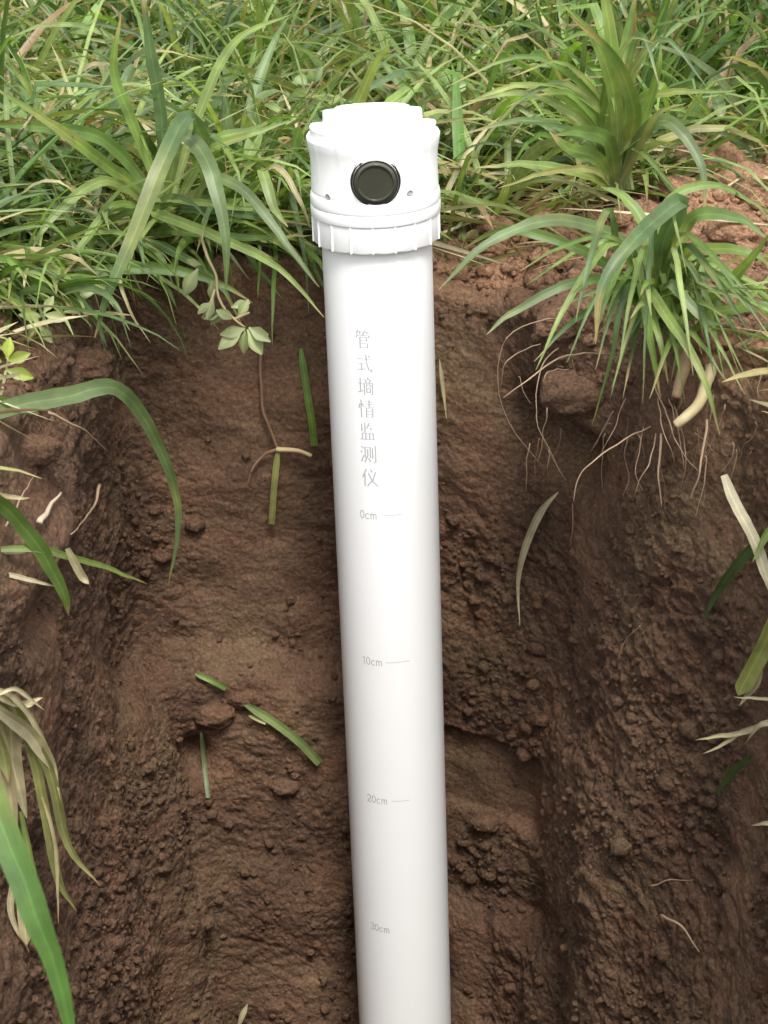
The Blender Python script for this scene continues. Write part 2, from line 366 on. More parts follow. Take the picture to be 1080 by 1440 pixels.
# on the walls
wv = WALL[:-1].reshape(-1, 3); ws = WS[:-1].reshape(-1); wd = Wd[:-1].reshape(-1)
cl = sst(-.05, .35, pn(wv * 14 + 77)); w = (cl + .08) * (1 - ws) * (wv[:, 1] > -.36) * (.5 + sst(.05, -.2, wv[:, 2])); w /= w.sum()
i = rng.choice(len(wv), 12000, p=w)
crumbs('wall_crumbs', 'dark soil crumbs clinging to the pit wall', wv[i], np.clip(rng.lognormal(-6.6, .6, 12000), .0005, .007), I1, np.clip(wd[i] + rng.normal(0, .05, 12000), 0, 1), -.1)

def surf_wall(px, py, lift=0.0):
    """point of the wall surface seen at a photo pixel (nearest to the camera)"""
    a = (px - 540) / FPX; b = (720 - py) / FPX; d = np.array([a, cp + b * sp, -sp + b * cp])
    q = ALLV - CAMP; dep = q @ np.array([0, cp, -sp]); sx = q[:, 0] / dep; sy = (q @ np.array([0, sp, cp])) / dep
    m = (np.abs(sx - a) < 5 / FPX) & (np.abs(sy - b) < 5 / FPX)
    if not m.any(): m = (np.abs(sx - a) < 16 / FPX) & (np.abs(sy - b) < 16 / FPX)
    if not m.any(): return P(px, py, 0.0)
    t = dep[m].min() - lift
    return CAMP + d * t
ALLV = np.vstack([WALL.reshape(-1, 3), GALL[1:][st < 1.5].reshape(-1, 3)])
ALLV = ALLV[ALLV[:, 1] > -.6]

def clod(px, py, r, seed, label, dry=.8, sq=(1, 1, .8), group=None):
    V, F = I4; c = surf_wall(px, py); c = c + [0, r * .15, r * .12]
    q = V * (1 + .42 * fbm(V * 1.25 + seed * 9.1, 3)[:, None] + .10 * (bil(V * 4 + seed, 3) - .2)[:, None] + .05 * pn(V * 9 + seed)[:, None]) * r * np.array(sq)
    o = mk('soil_clod', q + c, F, M_SOIL, attrs={'dry': ('FLOAT', np.full(len(V), dry)), 'smooth': ('FLOAT', np.zeros(len(V)))}, loc=c)
    return tag(o, label, 'clod', 'loose clods round the pit')

# ------------------------------------------------------------------ grass cover (beyond counting)
def grass_cover(name, label, roots, n_seg, lens, wid, azim, elev, droop, cols, pale, kink=None, mat_=M_LEAF, clear=.003):
    tipd_ = inpit(roots[:, 0] + lens * .8 * np.cos(azim), roots[:, 1] + lens * .8 * np.sin(azim)); dry_ = cols[:, 0] > cols[:, 1] * 1.0
    lens = np.where(dry_ & (tipd_ < -.01), np.minimum(lens, .045), lens)
    n = len(roots); ds = lens / n_seg
    path = np.zeros((n, n_seg + 1, 3)); path[:, 0] = roots; el = elev.copy(); az = azim.copy()
    for k in range(n_seg):
        d = np.stack([np.cos(az) * np.cos(el), np.sin(az) * np.cos(el), np.sin(el)], -1); path[:, k + 1] = path[:, k] + d * ds[:, None]
        el = np.maximum(el - droop * (k + 1) / n_seg, -1.5); az = az + rng.normal(0, .05, n)
        if kink is not None: el = np.where(kink == k, el - 1.2, el)
    # keep above the soil outside the pit
    fp = path.reshape(-1, 3); dd = inpit(fp[:, 0], fp[:, 1]); g = gh(fp[:, 0], fp[:, 1]) + clear + .004 * rng.random(len(fp))
    fp[:, 2] = np.where(dd > -.004, np.maximum(fp[:, 2], g), fp[:, 2]); path = fp.reshape(n, n_seg + 1, 3); path[:, 0] = roots
    T = norm(np.gradient(path, axis=1)); up = np.array([0, 0, 1.0]) + rng.normal(0, .55, (n, 1, 3)); S = norm(np.cross(T, up)); U = np.cross(S, T)
    t = np.linspace(0, 1, n_seg + 1); prof = np.minimum(1, .55 + 1.6 * t) * np.clip((1 - t) / .45, 0, 1) ** .7; prof[-1] = .03
    W = wid[:, None] * prof[None]; fold = (.15 + .45 * rng.random(n))[:, None, None]
    V = np.stack([path - S * W[..., None] + U * W[..., None] * fold, path, path + S * W[..., None] + U * W[..., None] * fold], 2)
    idx = np.arange(n * (n_seg + 1) * 3).reshape(n, n_seg + 1, 3)
    F = np.stack([idx[:, :-1, :-1], idx[:, :-1, 1:], idx[:, 1:, 1:], idx[:, 1:, :-1]], -1).reshape(-1, 4)
    cc_ = cols[:, None] * (1 - pale[None, :, None] if False else 1); base = np.clip(1 - t / .22, 0, 1)[None, :, None] * .6
    cc_ = cols[:, None] * (1 - base) + np.array([.30, .34, .14]) * base
    tipd = (np.clip((t - .85) / .15, 0, 1)[None, :] * (rng.random(n) < .3)[:, None])[..., None] * .8
    cc_ = cc_ * (1 - tipd) + np.array([.40, .31, .14]) * tipd
    cc_ = np.repeat(cc_[:, :, None], 3, 2); ca = np.concatenate([cc_, np.ones(cc_.shape[:-1] + (1,))], -1).reshape(-1, 4)
    ac = np.tile(np.array([-1, 0, 1.0]), n * (n_seg + 1))
    o = mk(name, V.reshape(-1, 3), F, mat_, attrs={'col': ('FLOAT_COLOR', ca), 'across': ('FLOAT', ac)})
    return tag(o, label, 'grass', kind='stuff')
def bare(x, y):
    """1 where no grass grows"""
    m = gauss(x, y, .27, .08, .115, .19) + 1.1 * gauss(x, y, .10, .125, .075, .05) + .8 * gauss(x, y, .42, .52, .06, .07) + .9 * gauss(x, y, .17, -.04, .06)
    return np.clip(m, 0, 1) > .42
def field(nt, x0, x1, y0, y1, per, spread, tall, seg=7, wsc=1.0, name='grass', label='', pow_=1.0, dryf=.08):
    tx = rng.uniform(x0, x1, nt); ty = y0 + (y1 - y0) * rng.random(nt) ** pow_
    k = (inpit(tx, ty) > .012) & ~bare(tx, ty) & ~((np.abs(tx) < .42) & (ty < -.62) & (ty > -1.5)) & ~((tx < 0) & (tx > -.30) & (ty < .0)) & ~((tx > 0) & (tx < .26) & (ty < -.2)); tx, ty = tx[k], ty[k]; nt = len(tx)
    cnt = rng.integers(per[0], per[1], nt); ti = np.repeat(np.arange(nt), cnt); n = len(ti)
    a0 = rng.random(nt) * 6.28; ca = a0[ti] + rng.normal(0, 1.5, n)
    rx = tx[ti] + rng.normal(0, spread, n); ry = ty[ti] + rng.normal(0, spread, n)
    k = (inpit(rx, ry) > .004) & ~((rx < -.12) & (rx > -.34) & (ry < .03) & (rng.random(n) < .93)); ti, ca, rx, ry = ti[k], ca[k], rx[k], ry[k]; n = len(ti)
    tallf = (.7 + .6 * rng.random(nt))[ti]
    # taller, more upright towards the back right as in the photograph; flattened near the left rim
    up = np.clip(.25 + .9 * sst(-.1, .35, rx) * sst(.15, .6, ry) + .35 * sst(.35, .9, ry), 0, 1)
    L = tall * tallf * (.45 + .75 * rng.random(n)) * (.8 + .5 * up)
    el = np.clip(rng.normal(.55 + .75 * up, .32, n), .05, 1.5); dr_ = rng.uniform(.15, .65, n) * (1.25 - .6 * up)
    wd_ = 1.12 * wsc * np.clip(rng.lognormal(-6.25, .38, n), .0009, .0045)
    tc = (np.arange(nt) * 7919 % len(GREENS)); cols = GREENS[tc[ti]] * rng.uniform(.75, 1.3, (n, 1)) * (1 + rng.normal(0, .06, (n, 3)))
    dm = rng.random(n) < dryf; cols[dm] = DRYS[rng.integers(0, len(DRYS), dm.sum())] * rng.uniform(.7, 1.1, (dm.sum(), 1))
    kk = np.where(rng.random(n) < .10, rng.integers(2, seg - 1, n), -1)
    roots = np.stack([rx, ry, gh(rx, ry) - .002], -1)
    far_ = inpit(rx + .75 * L * np.cos(ca) * np.cos(el), ry + .75 * L * np.sin(ca) * np.cos(el))
    lim = np.where((ry > .1) & (rx < 0), -.045, np.where(rx > .12, -.012, -.02)); q = far_ > lim
    roots, L, wd_, ca, el, dr_, cols, kk = roots[q], L[q], wd_[q], ca[q], el[q], dr_[q], cols[q], kk[q]
    return grass_cover(name, label, roots, seg, L, wd_, ca, el, dr_, cols, None, kk)
field(880, -.75, .75, -.35, 1.15, (16, 32), .014, .17, 7, 1.0, 'grass', 'dense green field grass growing behind and beside the pit', 1.0, .14)
field(2300, -3.2, 3.2, 1.1, 6.5, (10, 18), .03, .20, 5, 1.6, 'far_grass', 'green grass of the field farther behind the tube', 1.5, .05)
field(700, -3.0, 3.0, -2.6, -.2, (8, 14), .03, .12, 5, 1.6, 'near_grass', 'green grass on the near side of the pit', 1.0, .07)
field(520, -1.25, 1.25, -1.25, -.2, (12, 24), .015, .12, 6, 1.1, 'bank_turf', 'green grass on the two banks beside the near end of the pit', 1.0, .12)
# short fine under-growth and dry litter
n = 13000; x = rng.uniform(-.75, .75, n); y = rng.uniform(-.3, 1.2, n); k = (inpit(x, y) > .0) & ((~bare(x, y)) | (rng.random(n) < .06)); k &= ~((x < -.12) & (y < .06) & (inpit(x, y) < .09)) | (rng.random(n) < .3); x, y = x[k], y[k]; n = len(x)
grass_cover('dry_litter', 'dry straw litter lying between the grass plants', np.stack([x, y, gh(x, y) + .006 + .012 * rng.random(n)], -1), 4, rng.uniform(.03, .13, n), rng.uniform(.0007, .0026, n),
            rng.random(n) * 6.28, rng.normal(.1, .16, n), rng.uniform(.0, .18, n), DRYS[rng.integers(0, 5, n)] * rng.uniform(.55, 1.05, (n, 1)), None, None, M_DRY, .004)
n = 1500; x = rng.normal(-.27, .10, n); y = rng.normal(.36, .10, n); k = inpit(x, y) > .01; x, y = x[k], y[k]; n = len(x)
grass_cover('cut_stems', 'pale cut grass stems heaped in the grass at upper left', np.stack([x, y, gh(x, y) + .01 + .035 * rng.random(n)], -1), 4, rng.uniform(.02, .09, n), rng.uniform(.0008, .0024, n),
            rng.random(n) * 6.28, rng.normal(.15, .3, n), rng.uniform(.0, .18, n), np.where(rng.random((n, 1)) < .5, DRYS[rng.integers(0, 5, n)], np.array([[.30, .33, .13]])) * rng.uniform(.7, 1.15, (n, 1)), None, None, M_LEAF, .006)
# broad short leaves between the blades
n = 2600; x = rng.uniform(-.7, .75, n); y = rng.uniform(.13, 1.15, n); k = (inpit(x, y) > .02) & ~bare(x, y) & (pn(np.stack([x * 6, y * 6, x * 0 + 50], -1)) > -.05); x, y = x[k], y[k]; n = len(x)
grass_cover('low_weeds', 'low broad leaved weeds between the grass blades', np.stack([x, y, gh(x, y) + .015 + .05 * rng.random(n)], -1), 5, rng.uniform(.014, .034, n), rng.uniform(.0028, .0055, n),
            rng.random(n) * 6.28, rng.normal(.35, .35, n), rng.uniform(.1, .4, n), np.array([[.17, .24, .075]]) * rng.uniform(.65, 1.35, (n, 1)) * (1 + rng.normal(0, .05, (n, 3))), None, None, M_LEAF, .006)
# blades of the left bank combed over the rim
def overhang(nb, pts_fn, name, label, tall=(.10, .22)):
    x, y = pts_fn(nb); n = len(x); az = rng.normal(-.75, .55, n)
    cols = GREENS[rng.integers(0, 7, n)] * rng.uniform(.8, 1.25, (n, 1)); dm = rng.random(n) < .12; cols[dm] = DRYS[rng.integers(0, 4, dm.sum())]
    grass_cover(name, label, np.stack([x, y, gh(x, y)], -1), 8, rng.uniform(*tall, n), np.clip(rng.lognormal(-6.2, .35, n), .001, .004), az, rng.normal(.45, .22, n), rng.uniform(.15, .42, n), cols, None, None)
def lrim(nb):
    x = rng.uniform(-.34, -.03, nb); y = .125 + .05 * rng.random(nb) + .0 * x; m = inpit(x, y) > .012; return x[m], y[m]
overhang(190, lrim, 'rim_grass', 'grass combed over the rear left rim of the pit', (.06, .15))
def lrim2(nb):
    x = rng.uniform(-.32, -.20, nb); y = rng.uniform(.0, .15, nb); m = inpit(x, y) > .02; return x[m], y[m]
overhang(230, lrim2, 'bank_grass', 'grass lying on the left bank beside the pit', (.06, .13))

# ------------------------------------------------------------------ hero plants
def blade(parent, pts, w, col, face=(0, -1, .5), fold=.25, twist=0.0, base=.6, tip=.45, m=None, name='blade', n=22, palebase=.5, cut=False, hug=False):
    """pts: list of (px,py,Y) or world points"""
    W = HUG(pts) if hug else [P(*q) for q in pts]; path = crom(W, n); t = np.linspace(0, 1, n)
    prof = np.minimum(1, base + (1 - base) * t / .25) * (np.clip((1 - t) / tip, 0, 1) ** .75 if not cut else np.ones(n)); prof[-1] = max(prof[-1], .04)
    V, F, ac, al = ribbon(path, w * prof, face, fold, twist); V = V + .0004 * pn(V * 60)[:, None]
    c = np.array(col) * (1 + .12 * pn(V * 25)[:, None]); pb = np.clip(1 - al / .2, 0, 1)[:, None] * palebase; c = c * (1 - pb) + np.array([.36, .38, .20]) * pb
    if not cut:
        ts = rng.uniform(.78, 1.05); tb = (np.clip((al - ts) / .08, 0, 1) * (.8 + .6 * pn(V * 90)))[:, None].clip(0, 1); c = c * (1 - tb) + np.array([.36, .26, .12]) * tb
        yb = (.45 * sst(.15, .5, pn(V * 22 + rng.uniform(0, 50))))[:, None]; c = c * (1 - yb) + np.array([.30, .29, .09]) * yb
    V = V + norm(np.gradient(np.repeat(path, 5, 0), axis=0) * 0 + [0, 0, 1.0]) * (.0006 * pn(V * 180))[:, None]
    ca = np.concatenate([np.clip(c, 0, 1), np.ones((len(c), 1))], 1)
    loc = parent.location if parent else path[0]
    o = mk(name, V, F, m or M_LEAF, parent, attrs={'col': ('FLOAT_COLOR', ca), 'across': ('FLOAT', ac)}, loc=np.array(loc))
    if parent: o.location = (0, 0, 0)
    return o
def CL_(q):
    w = P(*q); s_ = surf_wall(q[0], q[1], .004); return s_ if (s_ - CAMP) @ np.array([0, cp, -sp]) < (w - CAMP) @ np.array([0, cp, -sp]) else w
def HUG(pts):
    ax_ = np.array([0, cp, -sp]); W = [P(*q) for q in pts]; k = 1.0
    for q, w in zip(pts, W):
        if 0 < q[0] < 1080:
            s_ = surf_wall(q[0], q[1], .005); k = min(k, ((s_ - CAMP) @ ax_) / ((w - CAMP) @ ax_))
    return [CAMP + (w - CAMP) * k for w in W]
def rootlet(parent, pts, r, m=None, name='root', n=18, world=False, wob=.0012, rtip=.35):
    W = pts if world else [CL_(q) for q in pts]; path = crom(W, n); path[1:] += wob * np.stack([pn(path[1:] * 70 + 5 * k) for k in range(3)], -1)
    V, F = tubem(path, r * np.linspace(1, rtip, n)); loc = parent.location if parent else path[0]
    o = mk(name, V, F, m or M_ROOT, parent, loc=np.array(loc))
    if parent: o.location = (0, 0, 0)
    return o
G1 = (.115, .185, .045); G2 = (.150, .225, .048); G3 = (.190, .255, .072); G4 = (.090, .145, .052); BG = (.125, .175, .068)
STR = (.42, .36, .20); PALE = (.50, .44, .27); OLV = (.24, .25, .09)

# A. tuft on the right bank
rt = P(925, 455, -.055); T_A = tag(empty('grass_tuft', rt), 'big arching grass tuft with bare roots hanging over the right rim of the pit', 'grass plant', 'large grass tufts')
A = [
 ([(925, 450, -.05), (915, 370, -.06), (800, 310, -.08), (690, 340, -.10), (616, 408, -.11)], .0042, BG),
 ([(925, 455, -.05), (870, 395, -.07), (800, 400, -.09), (720, 440, -.10), (684, 470, -.11)], .0030, BG),
 ([(930, 450, -.05), (850, 370, -.06), (760, 330, -.06), (700, 325, -.05), (650, 350, -.03)], .0032, G1),
 ([(945, 430, -.05), (930, 350, -.08), (960, 283, -.10), (900, 330, -.15), (848, 400, -.17), (838, 484, -.175)], .0052, G4),
 ([(938, 450, -.05), (960, 330, -.04), (990, 300, -.05), (1045, 310, -.06), (1080, 335, -.07)], .0040, G1),
 ([(935, 450, -.05), (960, 360, -.08), (1010, 350, -.10), (1060, 358, -.11), (1090, 380, -.11)], .0036, G2),
 ([(930, 450, -.05), (910, 330, -.03), (880, 280, -.02), (845, 262, -.02)], .0040, G2),
 ([(935, 455, -.05), (1000, 420, -.09), (1050, 370, -.12), (1085, 325, -.14)], .0034, G3),
 ([(930, 460, -.06), (985, 440, -.10), (1040, 430, -.12), (1090, 380, -.12)], .0030, G3),
 ([(925, 455, -.06), (905, 400, -.09), (935, 440, -.12), (985, 520, -.15), (1012, 612, -.16)], .0032, G3),
 ([(930, 455, -.06), (940, 400, -.11), (990, 450, -.13), (1022, 455, -.14)], .0030, BG),
 ([(915, 455, -.06), (890, 400, -.10), (870, 440, -.12), (860, 500, -.125), (832, 600, -.12)], .0020, G4),
 ([(920, 460, -.06), (895, 360, -.08), (905, 420, -.11), (918, 500, -.12), (930, 560, -.12)], .0028, G2),
 ([(920, 470, -.06), (900, 400, -.08), (925, 470, -.12), (940, 540, -.125)], .0026, G3),
 ([(925, 460, -.05), (945, 380, -.04), (1000, 380, -.04), (1075, 420, -.05)], .0028, G4),
 ([(925, 450, -.05), (895, 350, -.03), (830, 345, -.03), (740, 400, -.06)], .0022, G2),
 ([(928, 450, -.05), (930, 300, -.03), (1000, 260, -.02), (1085, 300, -.02)], .0030, G2),
]
for k, (q, w, c) in enumerate(A): blade(T_A, q, w * .86, c, fold=.2 + .03 * (k % 4), twist=.3 * ((k % 3) - 1))
for k in range(26):
    a = rng.uniform(-2.6, .4); l = rng.uniform(35, 150); q0 = (925 + rng.normal(0, 14), 462 + rng.normal(0, 8), -.055)
    up_ = rng.uniform(40, 120); hx = q0[0] + .55 * l * math.cos(a) ; tx = q0[0] + 1.15 * l * math.cos(a) + rng.normal(0, 18)
    blade(T_A, [q0, (q0[0] + .2 * (hx - q0[0]), q0[1] - .7 * up_, -.06), (hx, q0[1] - up_ * rng.uniform(.5, .95), -.08), (tx, q0[1] - rng.uniform(-90, 55), -.11)], rng.uniform(.0013, .0027), GREENS[k % 7] * rng.uniform(.8, 1.2), n=14, twist=rng.normal(0, .4))
for k in range(34):
    q0 = (925 + rng.normal(0, 24), 458 + rng.normal(0, 10), -.06); a = rng.choice([-1, 1]) * rng.uniform(.05, 1) ** .6; l = rng.uniform(50, 230)
    ex = q0[0] + a * l * (1.05 if a > 0 else .95); ey = q0[1] + rng.uniform(-90, 130) * (1.1 - .4 * abs(a))
    hug_y = q0[1] - rng.uniform(30, 150)
    blade(T_A, [q0, (q0[0] + a * l * .25, hug_y, -.09), (q0[0] + a * l * .65, .5 * (hug_y + ey) - 12, -.13), (ex, ey, -.15)], rng.uniform(.0010, .0021), GREENS[k % 7] * rng.uniform(.8, 1.15), n=13, twist=rng.normal(0, .5))
for q, r in [
 ([(700 + 220, 540, -.06), (945, 600, -.10), (952, 625, -.11), (985, 665, -.11)], .0009), ([(925, 560, -.07), (935, 610, -.11), (950, 650, -.11)], .0008),
 ([(915, 600, -.08), (850, 635, -.11), (815, 670, -.115), (806, 708, -.115)], .0010), ([(922, 610, -.08), (912, 650, -.11), (892, 695, -.11)], .0009),
 ([(930, 610, -.08), (926, 660, -.10), (930, 712, -.10)], .0017), ([(880, 498, -.06), (800, 500, -.10), (750, 530, -.12), (708, 560, -.12)], .0013),
 ([(785, 490, -.05), (765, 510, -.07), (753, 560, -.08), (760, 610, -.085), (795, 675, -.085)], .0008), ([(800, 520, -.06), (770, 522, -.09), (763, 535, -.095)], .0010),
 ([(785, 448, -.06), (740, 455, -.08), (708, 485, -.09), (700, 540, -.085), (722, 605, -.075), (764, 657, -.07)], .0007),
 ([(760, 484, -.06), (715, 505, -.09), (703, 545, -.085)], .0007), ([(994, 590, -.07), (985, 660, -.11), (970, 705, -.11)], .0016),
 ([(992, 640, -.09), (988, 690, -.10), (978, 728, -.10)], .0006), ([(1035, 632, -.10), (1030, 665, -.10), (1025, 700, -.10)], .0005),
 ([(940, 560, -.07), (955, 610, -.10), (962, 660, -.105)], .0008), ([(948, 570, -.07), (965, 640, -.105), (958, 690, -.105)], .0005),
 ([(905, 600, -.08), (895, 660, -.10), (905, 690, -.10)], .0005), ([(880, 560, -.06), (860, 610, -.09), (845, 640, -.09)], .0005)]:
    rootlet(T_A, q, r * .5)
for k in range(38):
    x0 = rng.choice([925, 940, 990, 860, 800, 760, 1040]) + rng.normal(0, 22); y0 = rng.uniform(500, 640); l = rng.uniform(25, 95); a = rng.normal(0, 22)
    rootlet(T_A, [(x0, y0, -.02), (x0 + a * .3, y0 + l * .4, -.02), (x0 + a, y0 + l, -.02)], rng.uniform(.0002, .0004), M_ROOT if k % 2 else M_ROOTD, n=10, wob=.003)
rootlet(T_A, [(1000, 515, -.07), (985, 560, -.10), (965, 585, -.11), (952, 596, -.11)], .0034, plain('pale_shoot', (.52, .43, .24), .5), 'shoot', rtip=.8)
rootlet(T_A, [(965, 490, -.06), (962, 520, -.09), (950, 560, -.10)], .0042, plain('tan_shoot', (.28, .18, .10), .6), 'shoot', rtip=.6)

# B. upright tuft behind
T_B = tag(empty('grass_tuft', P(862, 262, .10)), 'upright bright green grass tuft just behind the bare soil on the right', 'grass plant', 'large grass tufts')
B = [
 ([(860, 262, .10), (850, 190, .09), (862, 100, .08), (850, 0, .08), (835, -60, .08)], .0046, G2), ([(865, 262, .10), (868, 180, .08), (858, 110, .06), (832, 50, .04), (790, 5, .02)], .0042, G3),
 ([(870, 262, .10), (885, 200, .09), (890, 150, .07), (862, 80, .04), (800, 20, .0)], .0044, G1), ([(875, 262, .10), (905, 170, .10), (925, 100, .09), (930, 60, .09)], .0026, G2),
 ([(872, 264, .10), (900, 195, .08), (940, 170, .06), (985, 230, .04), (992, 295, .03)], .0040, BG), ([(865, 262, .10), (855, 200, .07), (815, 185, .05), (780, 190, .03)], .0045, G1),
 ([(860, 265, .10), (840, 225, .07), (800, 210, .06), (772, 185, .06)], .0048, G2), ([(868, 262, .10), (900, 205, .08), (925, 160, .06), (965, 145, .05)], .0020, OLV),
 ([(858, 262, .10), (870, 150, .12), (880, 60, .13), (900, -30, .13)], .0036, G1), ([(862, 268, .10), (820, 245, .06), (740, 232, .04), (668, 236, .03)], .0030, G3),
 ([(866, 262, .10), (895, 150, .11), (950, 130, .10), (1035, 128, .09)], .0028, G2), ([(860, 265, .10), (835, 240, .05), (770, 242, .02), (700, 265, .0)], .0020, OLV),
 ([(868, 262, .10), (880, 210, .09), (905, 215, .08), (960, 280, .06)], .0024, G2), ([(866, 262, .10), (872, 190, .10), (885, 120, .10), (925, 40, .10)], .0032, G3)]
for k, (q, w, c) in enumerate(B): blade(T_B, q, w, c, fold=.3, twist=.35 * ((k % 3) - 1))
for k in range(18):
    x0 = 865 + rng.normal(0, 16); a = rng.normal(0, 90); h = rng.uniform(70, 230)
    blade(T_B, [(x0, 266, .10), (x0 + a * .2, 266 - h * .6, .09), (x0 + a * .8, 266 - h, .08), (x0 + a * 1.5, 266 - h * rng.uniform(.6, 1.1), .06)], rng.uniform(.0014, .0028), GREENS[k % 7] * rng.uniform(.85, 1.2), n=12)

# C. big blades on the left, standing in front of the mat
T_C = tag(empty('grass_tuft', P(245, 250, .10)), 'tuft with long dark arching blades leaning over the left rear rim of the pit', 'grass plant', 'large grass tufts')
Cb = [
 ([(290, 262, .13), (285, 200, .08), (262, 166, .04), (225, 240, .0), (185, 340, -.02), (150, 420, -.03), (133, 476, -.03)], .0052, G4),
 ([(235, 275, .12), (255, 195, .08), (285, 215, .04), (305, 270, .02), (318, 340, .01), (318, 412, .01)], .0046, BG),
 ([(270, 290, .12), (300, 250, .07), (350, 275, .05), (400, 340, .03), (449, 404, .02)], .0032, BG),
 ([(240, 300, .12), (220, 300, .08), (300, 330, .05), (390, 375, .03), (456, 446, .01)], .0030, G3),
 ([(200, 300, .12), (230, 290, .10), (330, 300, .08), (440, 318, .06)], .0028, G4), ([(205, 330, .12), (240, 325, .09), (350, 335, .07), (442, 330, .05)], .0026, G1),
 ([(180, 315, .12), (210, 280, .10), (320, 290, .08), (430, 300, .07)], .0022, G3),
 ([(250, 280, .12), (290, 215, .10), (350, 190, .09), (420, 165, .10)], .0024, G3), ([(255, 280, .12), (300, 200, .12), (350, 185, .12), (392, 165, .12)], .0028, G2),
 ([(230, 285, .12), (190, 180, .12), (160, 100, .12), (170, 20, .12)], .0034, G2), ([(235, 285, .12), (225, 150, .12), (210, 60, .12), (200, -20, .12)], .0038, G4),
 ([(225, 285, .12), (150, 200, .10), (60, 180, .08), (-20, 175, .06)], .0040, G1), ([(230, 290, .12), (160, 240, .09), (80, 180, .06), (-20, 115, .04)], .0038, G2),
 ([(240, 285, .12), (280, 160, .13), (330, 60, .14), (410, 20, .14)], .0030, G3), ([(225, 300, .12), (150, 255, .08), (80, 300, .05), (30, 370, .03)], .0030, G3),
 ([(215, 300, .12), (160, 290, .07), (110, 350, .04), (66, 370, .03)], .0026, G2), ([(390, 290, .10), (370, 240, .07), (385, 290, .05), (405, 320, .04)], .0032, G3),
 ([(360, 250, .12), (390, 235, .07), (420, 280, .05), (438, 322, .05)], .0018, STR), ([(200, 330, .12), (170, 380, .05), (180, 430, .03), (212, 482, .02)], .0012, STR)]
for k, (q, w, c) in enumerate(Cb): blade(T_C, q, w, c, fold=.28, twist=.3 * ((k % 3) - 1))

# D. left edge tuft with the long blade arching into the pit
T_D = tag(empty('grass_tuft', P(-40, 600, -.16)), 'long flat blade arching from the left edge down into the pit', 'grass plant')
blade(T_D, [(-60, 600, -.17), (20, 572, -.15), (100, 556, -.13), (165, 546, -.11), (215, 610, -.09), (246, 690, -.075), (250, 750, -.07), (237, 822, -.065)], .0052, BG, fold=.3, n=34, tip=.8, palebase=0)
blade(T_D, [(-60, 545, -.17), (-10, 560, -.15), (30, 575, -.14), (55, 582, -.13)], .003, G3)
# E. tuft at the left lower shelf
T_E = tag(empty('grass_tuft', P(-30, 690, -.2)), 'small drooping tuft at the left edge above the bunch of straw', 'grass plant')
for q, w, c in [([(-30, 690, -.22), (10, 715, -.2), (55, 770, -.19), (90, 835, -.185), (97, 866, -.18)], .0040, G1),
 ([(-30, 775, -.2), (50, 772, -.19), (140, 795, -.17), (207, 822, -.15)], .0018, G3), ([(-30, 775, -.2), (20, 775, -.19), (60, 775, -.185), (95, 840, -.18)], .0016, STR),
 ([(-20, 800, -.2), (40, 815, -.19), (80, 826, -.18)], .0012, PALE), ([(95, 770, -.185), (115, 810, -.18), (125, 822, -.18)], .0022, STR), ([(-30, 690, -.2), (20, 700, -.18), (42, 700, -.18)], .0012, STR)]:
    blade(T_E, q, w, c, m=M_LEAF if c in (G1, G3) else M_DRY, hug=True)
# F. near, out of focus blade
F_ = blade(None, [(-300, 1130, -.44), (-170, 960, -.48), (-55, 1030, -.50), (12, 1182, -.52), (48, 1280, -.53), (76, 1355, -.535), (98, 1440, -.54), (112, 1520, -.545)], .0050, (.085, .170, .036), fold=.2, n=30, palebase=0, name='long_grass')
tag(F_, 'wide bright green blade close to the lens at the lower left', 'grass blade')

# G. hanging weed with rounded leaves
LW = plain('weed_leaf', (.15, .19, .085), .5, .5, 0, .12)
def leaf_mesh(parent, p, d, L, W, nrm, col, name='leaf', curl=.25):
    n = 9; t = np.linspace(0, 1, n); d = norm(np.array(d, float)); nr = norm(np.array(nrm, float))
    path = p + d * (t * L)[:, None] + nr * (-(t - .15) ** 2 * L * curl)[:, None]
    w = W * np.sin(np.pi * np.clip(t ** .75, 0, 1)) ** .8 * (.35 + .65 * sst(0, .6, t)) ; w[0] = .0006; w[-1] = W * .12
    V, F, ac, al = ribbon(path, w, nr, .22); c = np.array(col) * (1 + .15 * pn(V * 40)[:, None]); ca = np.concatenate([c, np.ones((len(c), 1))], 1)
    o = mk(name, V, F, M_LEAF, parent, attrs={'col': ('FLOAT_COLOR', ca), 'across': ('FLOAT', ac * .12)}, loc=np.array(parent.location)); o.location = (0, 0, 0); return o
STEMM = plain('weed_stem', (.27, .22, .11), .6, .4, 0, .15)
def weed(base, stems, leaves, label, col=(.16, .22, .085), lr=(.010, .016), group=None):
    e = tag(empty('weed_sprig', P(*base)), label, 'weed', 'broad leaved weeds')
    for q in stems: rootlet(e, q, .0011, STEMM, 'stem', wob=.0008, rtip=.6)
    for (px, py, Y, ang, ln) in leaves:
        p = P(px, py, Y); a = R(ang); d = np.array([math.cos(a), rng.uniform(-.35, .1), math.sin(a)]); L = ln * .00043
        leaf_mesh(e, p, d, L, L * .27, (rng.normal(0, .25), -1, .45 + rng.normal(0, .2)), np.array(col) * rng.uniform(.8, 1.35))
    return e
